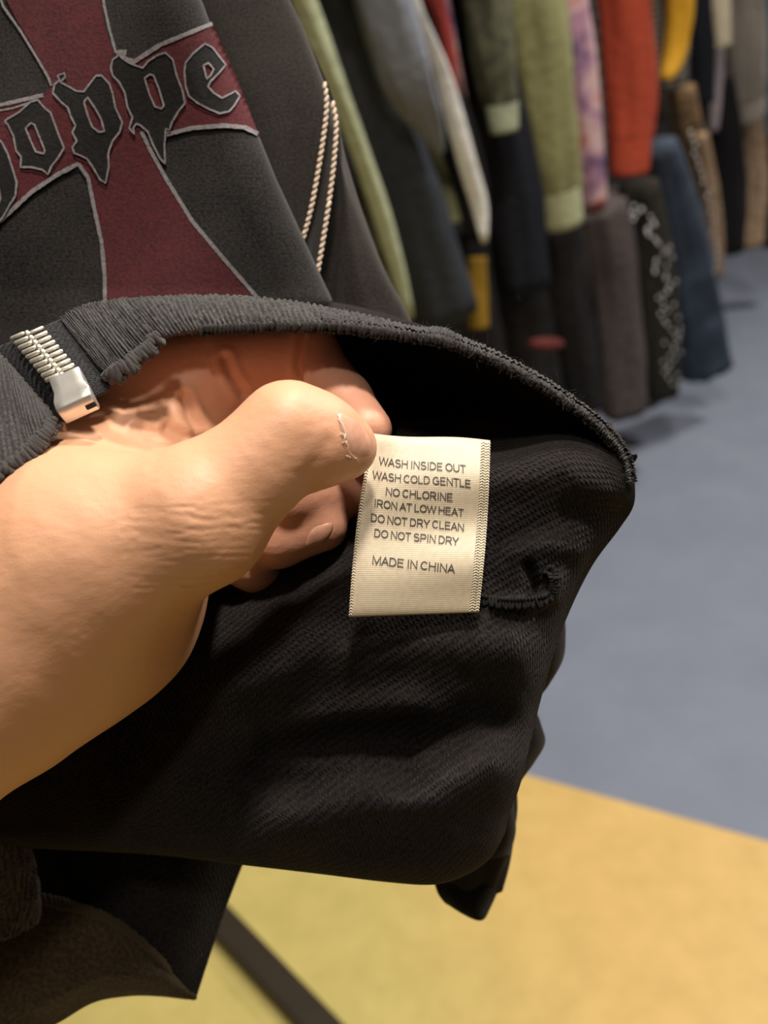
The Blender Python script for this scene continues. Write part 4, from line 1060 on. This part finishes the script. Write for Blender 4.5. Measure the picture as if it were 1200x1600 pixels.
t = NT('light_skin')
at = t.n('ShaderNodeAttribute'); at.attribute_name = 'pink'
v = t.coord('Object')
n1 = t.noise(v, 90, 4, .6); n2 = t.noise(v, 900, 3, .6)
vo = t.n('ShaderNodeTexVoronoi', feature='DISTANCE_TO_EDGE'); vo.inputs['Scale'].default_value = 1100; t.l(v, vo.inputs['Vector'])
lines_ = t.noise(t.coord('Object', scale=(180, 500, 700), rot=(.3, .2, .6)), 1.0, 5, .65)
base = t.mix(at.outputs['Fac'], srgb(216, 164, 126), srgb(224, 160, 134))
base = t.mix(t.math('MULTIPLY', n1, .5), base, srgb(210, 148, 118))
base = t.mix(t.math('MULTIPLY', n2, .18), base, srgb(232, 190, 160))
t.l(base, t.b.inputs['Base Color'])
b1 = t.bump(vo.outputs['Distance'], .16, .0003); b2 = t.bump(lines_, .16, .0006, b1); b3 = t.bump(n1, .1, .001, b2)
t.l(b3, t.b.inputs['Normal'])
t.b.inputs['Roughness'].default_value = .48; t.b.inputs['Specular IOR Level'].default_value = .42
t.b.inputs['Subsurface Weight'].default_value = .14; t.b.inputs['Subsurface Radius'].default_value = (1.0, .38, .2); t.b.inputs['Subsurface Scale'].default_value = .0032
M_skin = t.m
hand = mesh('person', to_world(pos), F, M_skin, None, recalc=True)
tag(hand, 'bare left hand and wrist reaching under the hem, thumb pinching the cream label', 'person')
at_ = hand.data.attributes.new('pink', 'FLOAT', 'POINT'); at_.data.foreach_set('value', pink.astype(np.float32))

def hit(px, py, d0=.2):
    """distance along the ray to the skin"""
    px = np.asarray(px, float); py = np.asarray(py, float)
    d = np.full(px.shape, d0)
    for _ in range(60): d = d + sdf(Q(px, py, d).astype(np.float32)) * .85
    return d
t = NT('thumbnail_plate')
v = t.coord('Object'); n1 = t.noise(v, 400, 4, .6)
t.l(t.ramp(n1, [(.3, srgb(214, 150, 124)), (.7, srgb(230, 178, 152))]), t.b.inputs['Base Color'])
t.b.inputs['Roughness'].default_value = .3; t.b.inputs['Subsurface Weight'].default_value = .15; t.b.inputs['Subsurface Scale'].default_value = .002
t.l(t.bump(t.noise(t.coord('Object', scale=(900, 200, 200)), 1, 3), .2, .0003), t.b.inputs['Normal'])
M_nail = t.m
def nail(name, quad, d0, label):
    k = spline_idx(np.array(quad[0], float), 22); e = spline_idx(np.array(quad[1], float), 22)
    w_ = np.linspace(0, 1, 22)[:, None, None]
    p = k[None] * (1 - w_) + e[None] * w_
    x, y = p[..., 0], p[..., 1]; d = hit(x, y, d0)
    uu_, vv_ = np.meshgrid(np.linspace(-1, 1, 22), np.linspace(-1, 1, 22))
    lift = .00042 * (1 - (uu_ ** 4 + vv_ ** 4)) - .00008
    o = sheet(name, Q(x, y, d - lift), .0003, M_nail, hand); tag(o, label); return o
nail('thumb_nail', ([(522, 641), (530, 664), (540, 692), (548, 716)], [(549, 650), (570, 667), (582, 690), (579, 712)]), .215, 'pink thumbnail')
nail('ring_finger_nail', ([(486, 824), (481, 838), (477, 850), (475, 860)], [(521, 814), (519, 828), (512, 842), (502, 854)]), .25, 'pale fingernail')
# flakes of dry skin along the thumbnail fold
M_flake = plain('dry_skin', srgb(240, 218, 198), .8, var=.1, scale=900, bump=.3, dist=.0002)
fl = MB()
for path in ([(528, 648), (532, 660), (540, 676), (538, 690), (534, 692)], [(540, 690), (545, 704), (552, 714), (560, 722)], [(533, 676), (540, 684)], [(541, 712), (548, 716)]):
    p = spline(np.array(path, float), 14); p += rng.normal(size=p.shape) * .7; d = hit(p[:, 0], p[:, 1], .215) - .0003
    q, f = tube(P(p[:, 0], p[:, 1], d), .00011 + .00012 * rng.random(14), .0001, RGT, 6); fl.add(q, f)
fl.build('dry_skin', M_flake, hand)
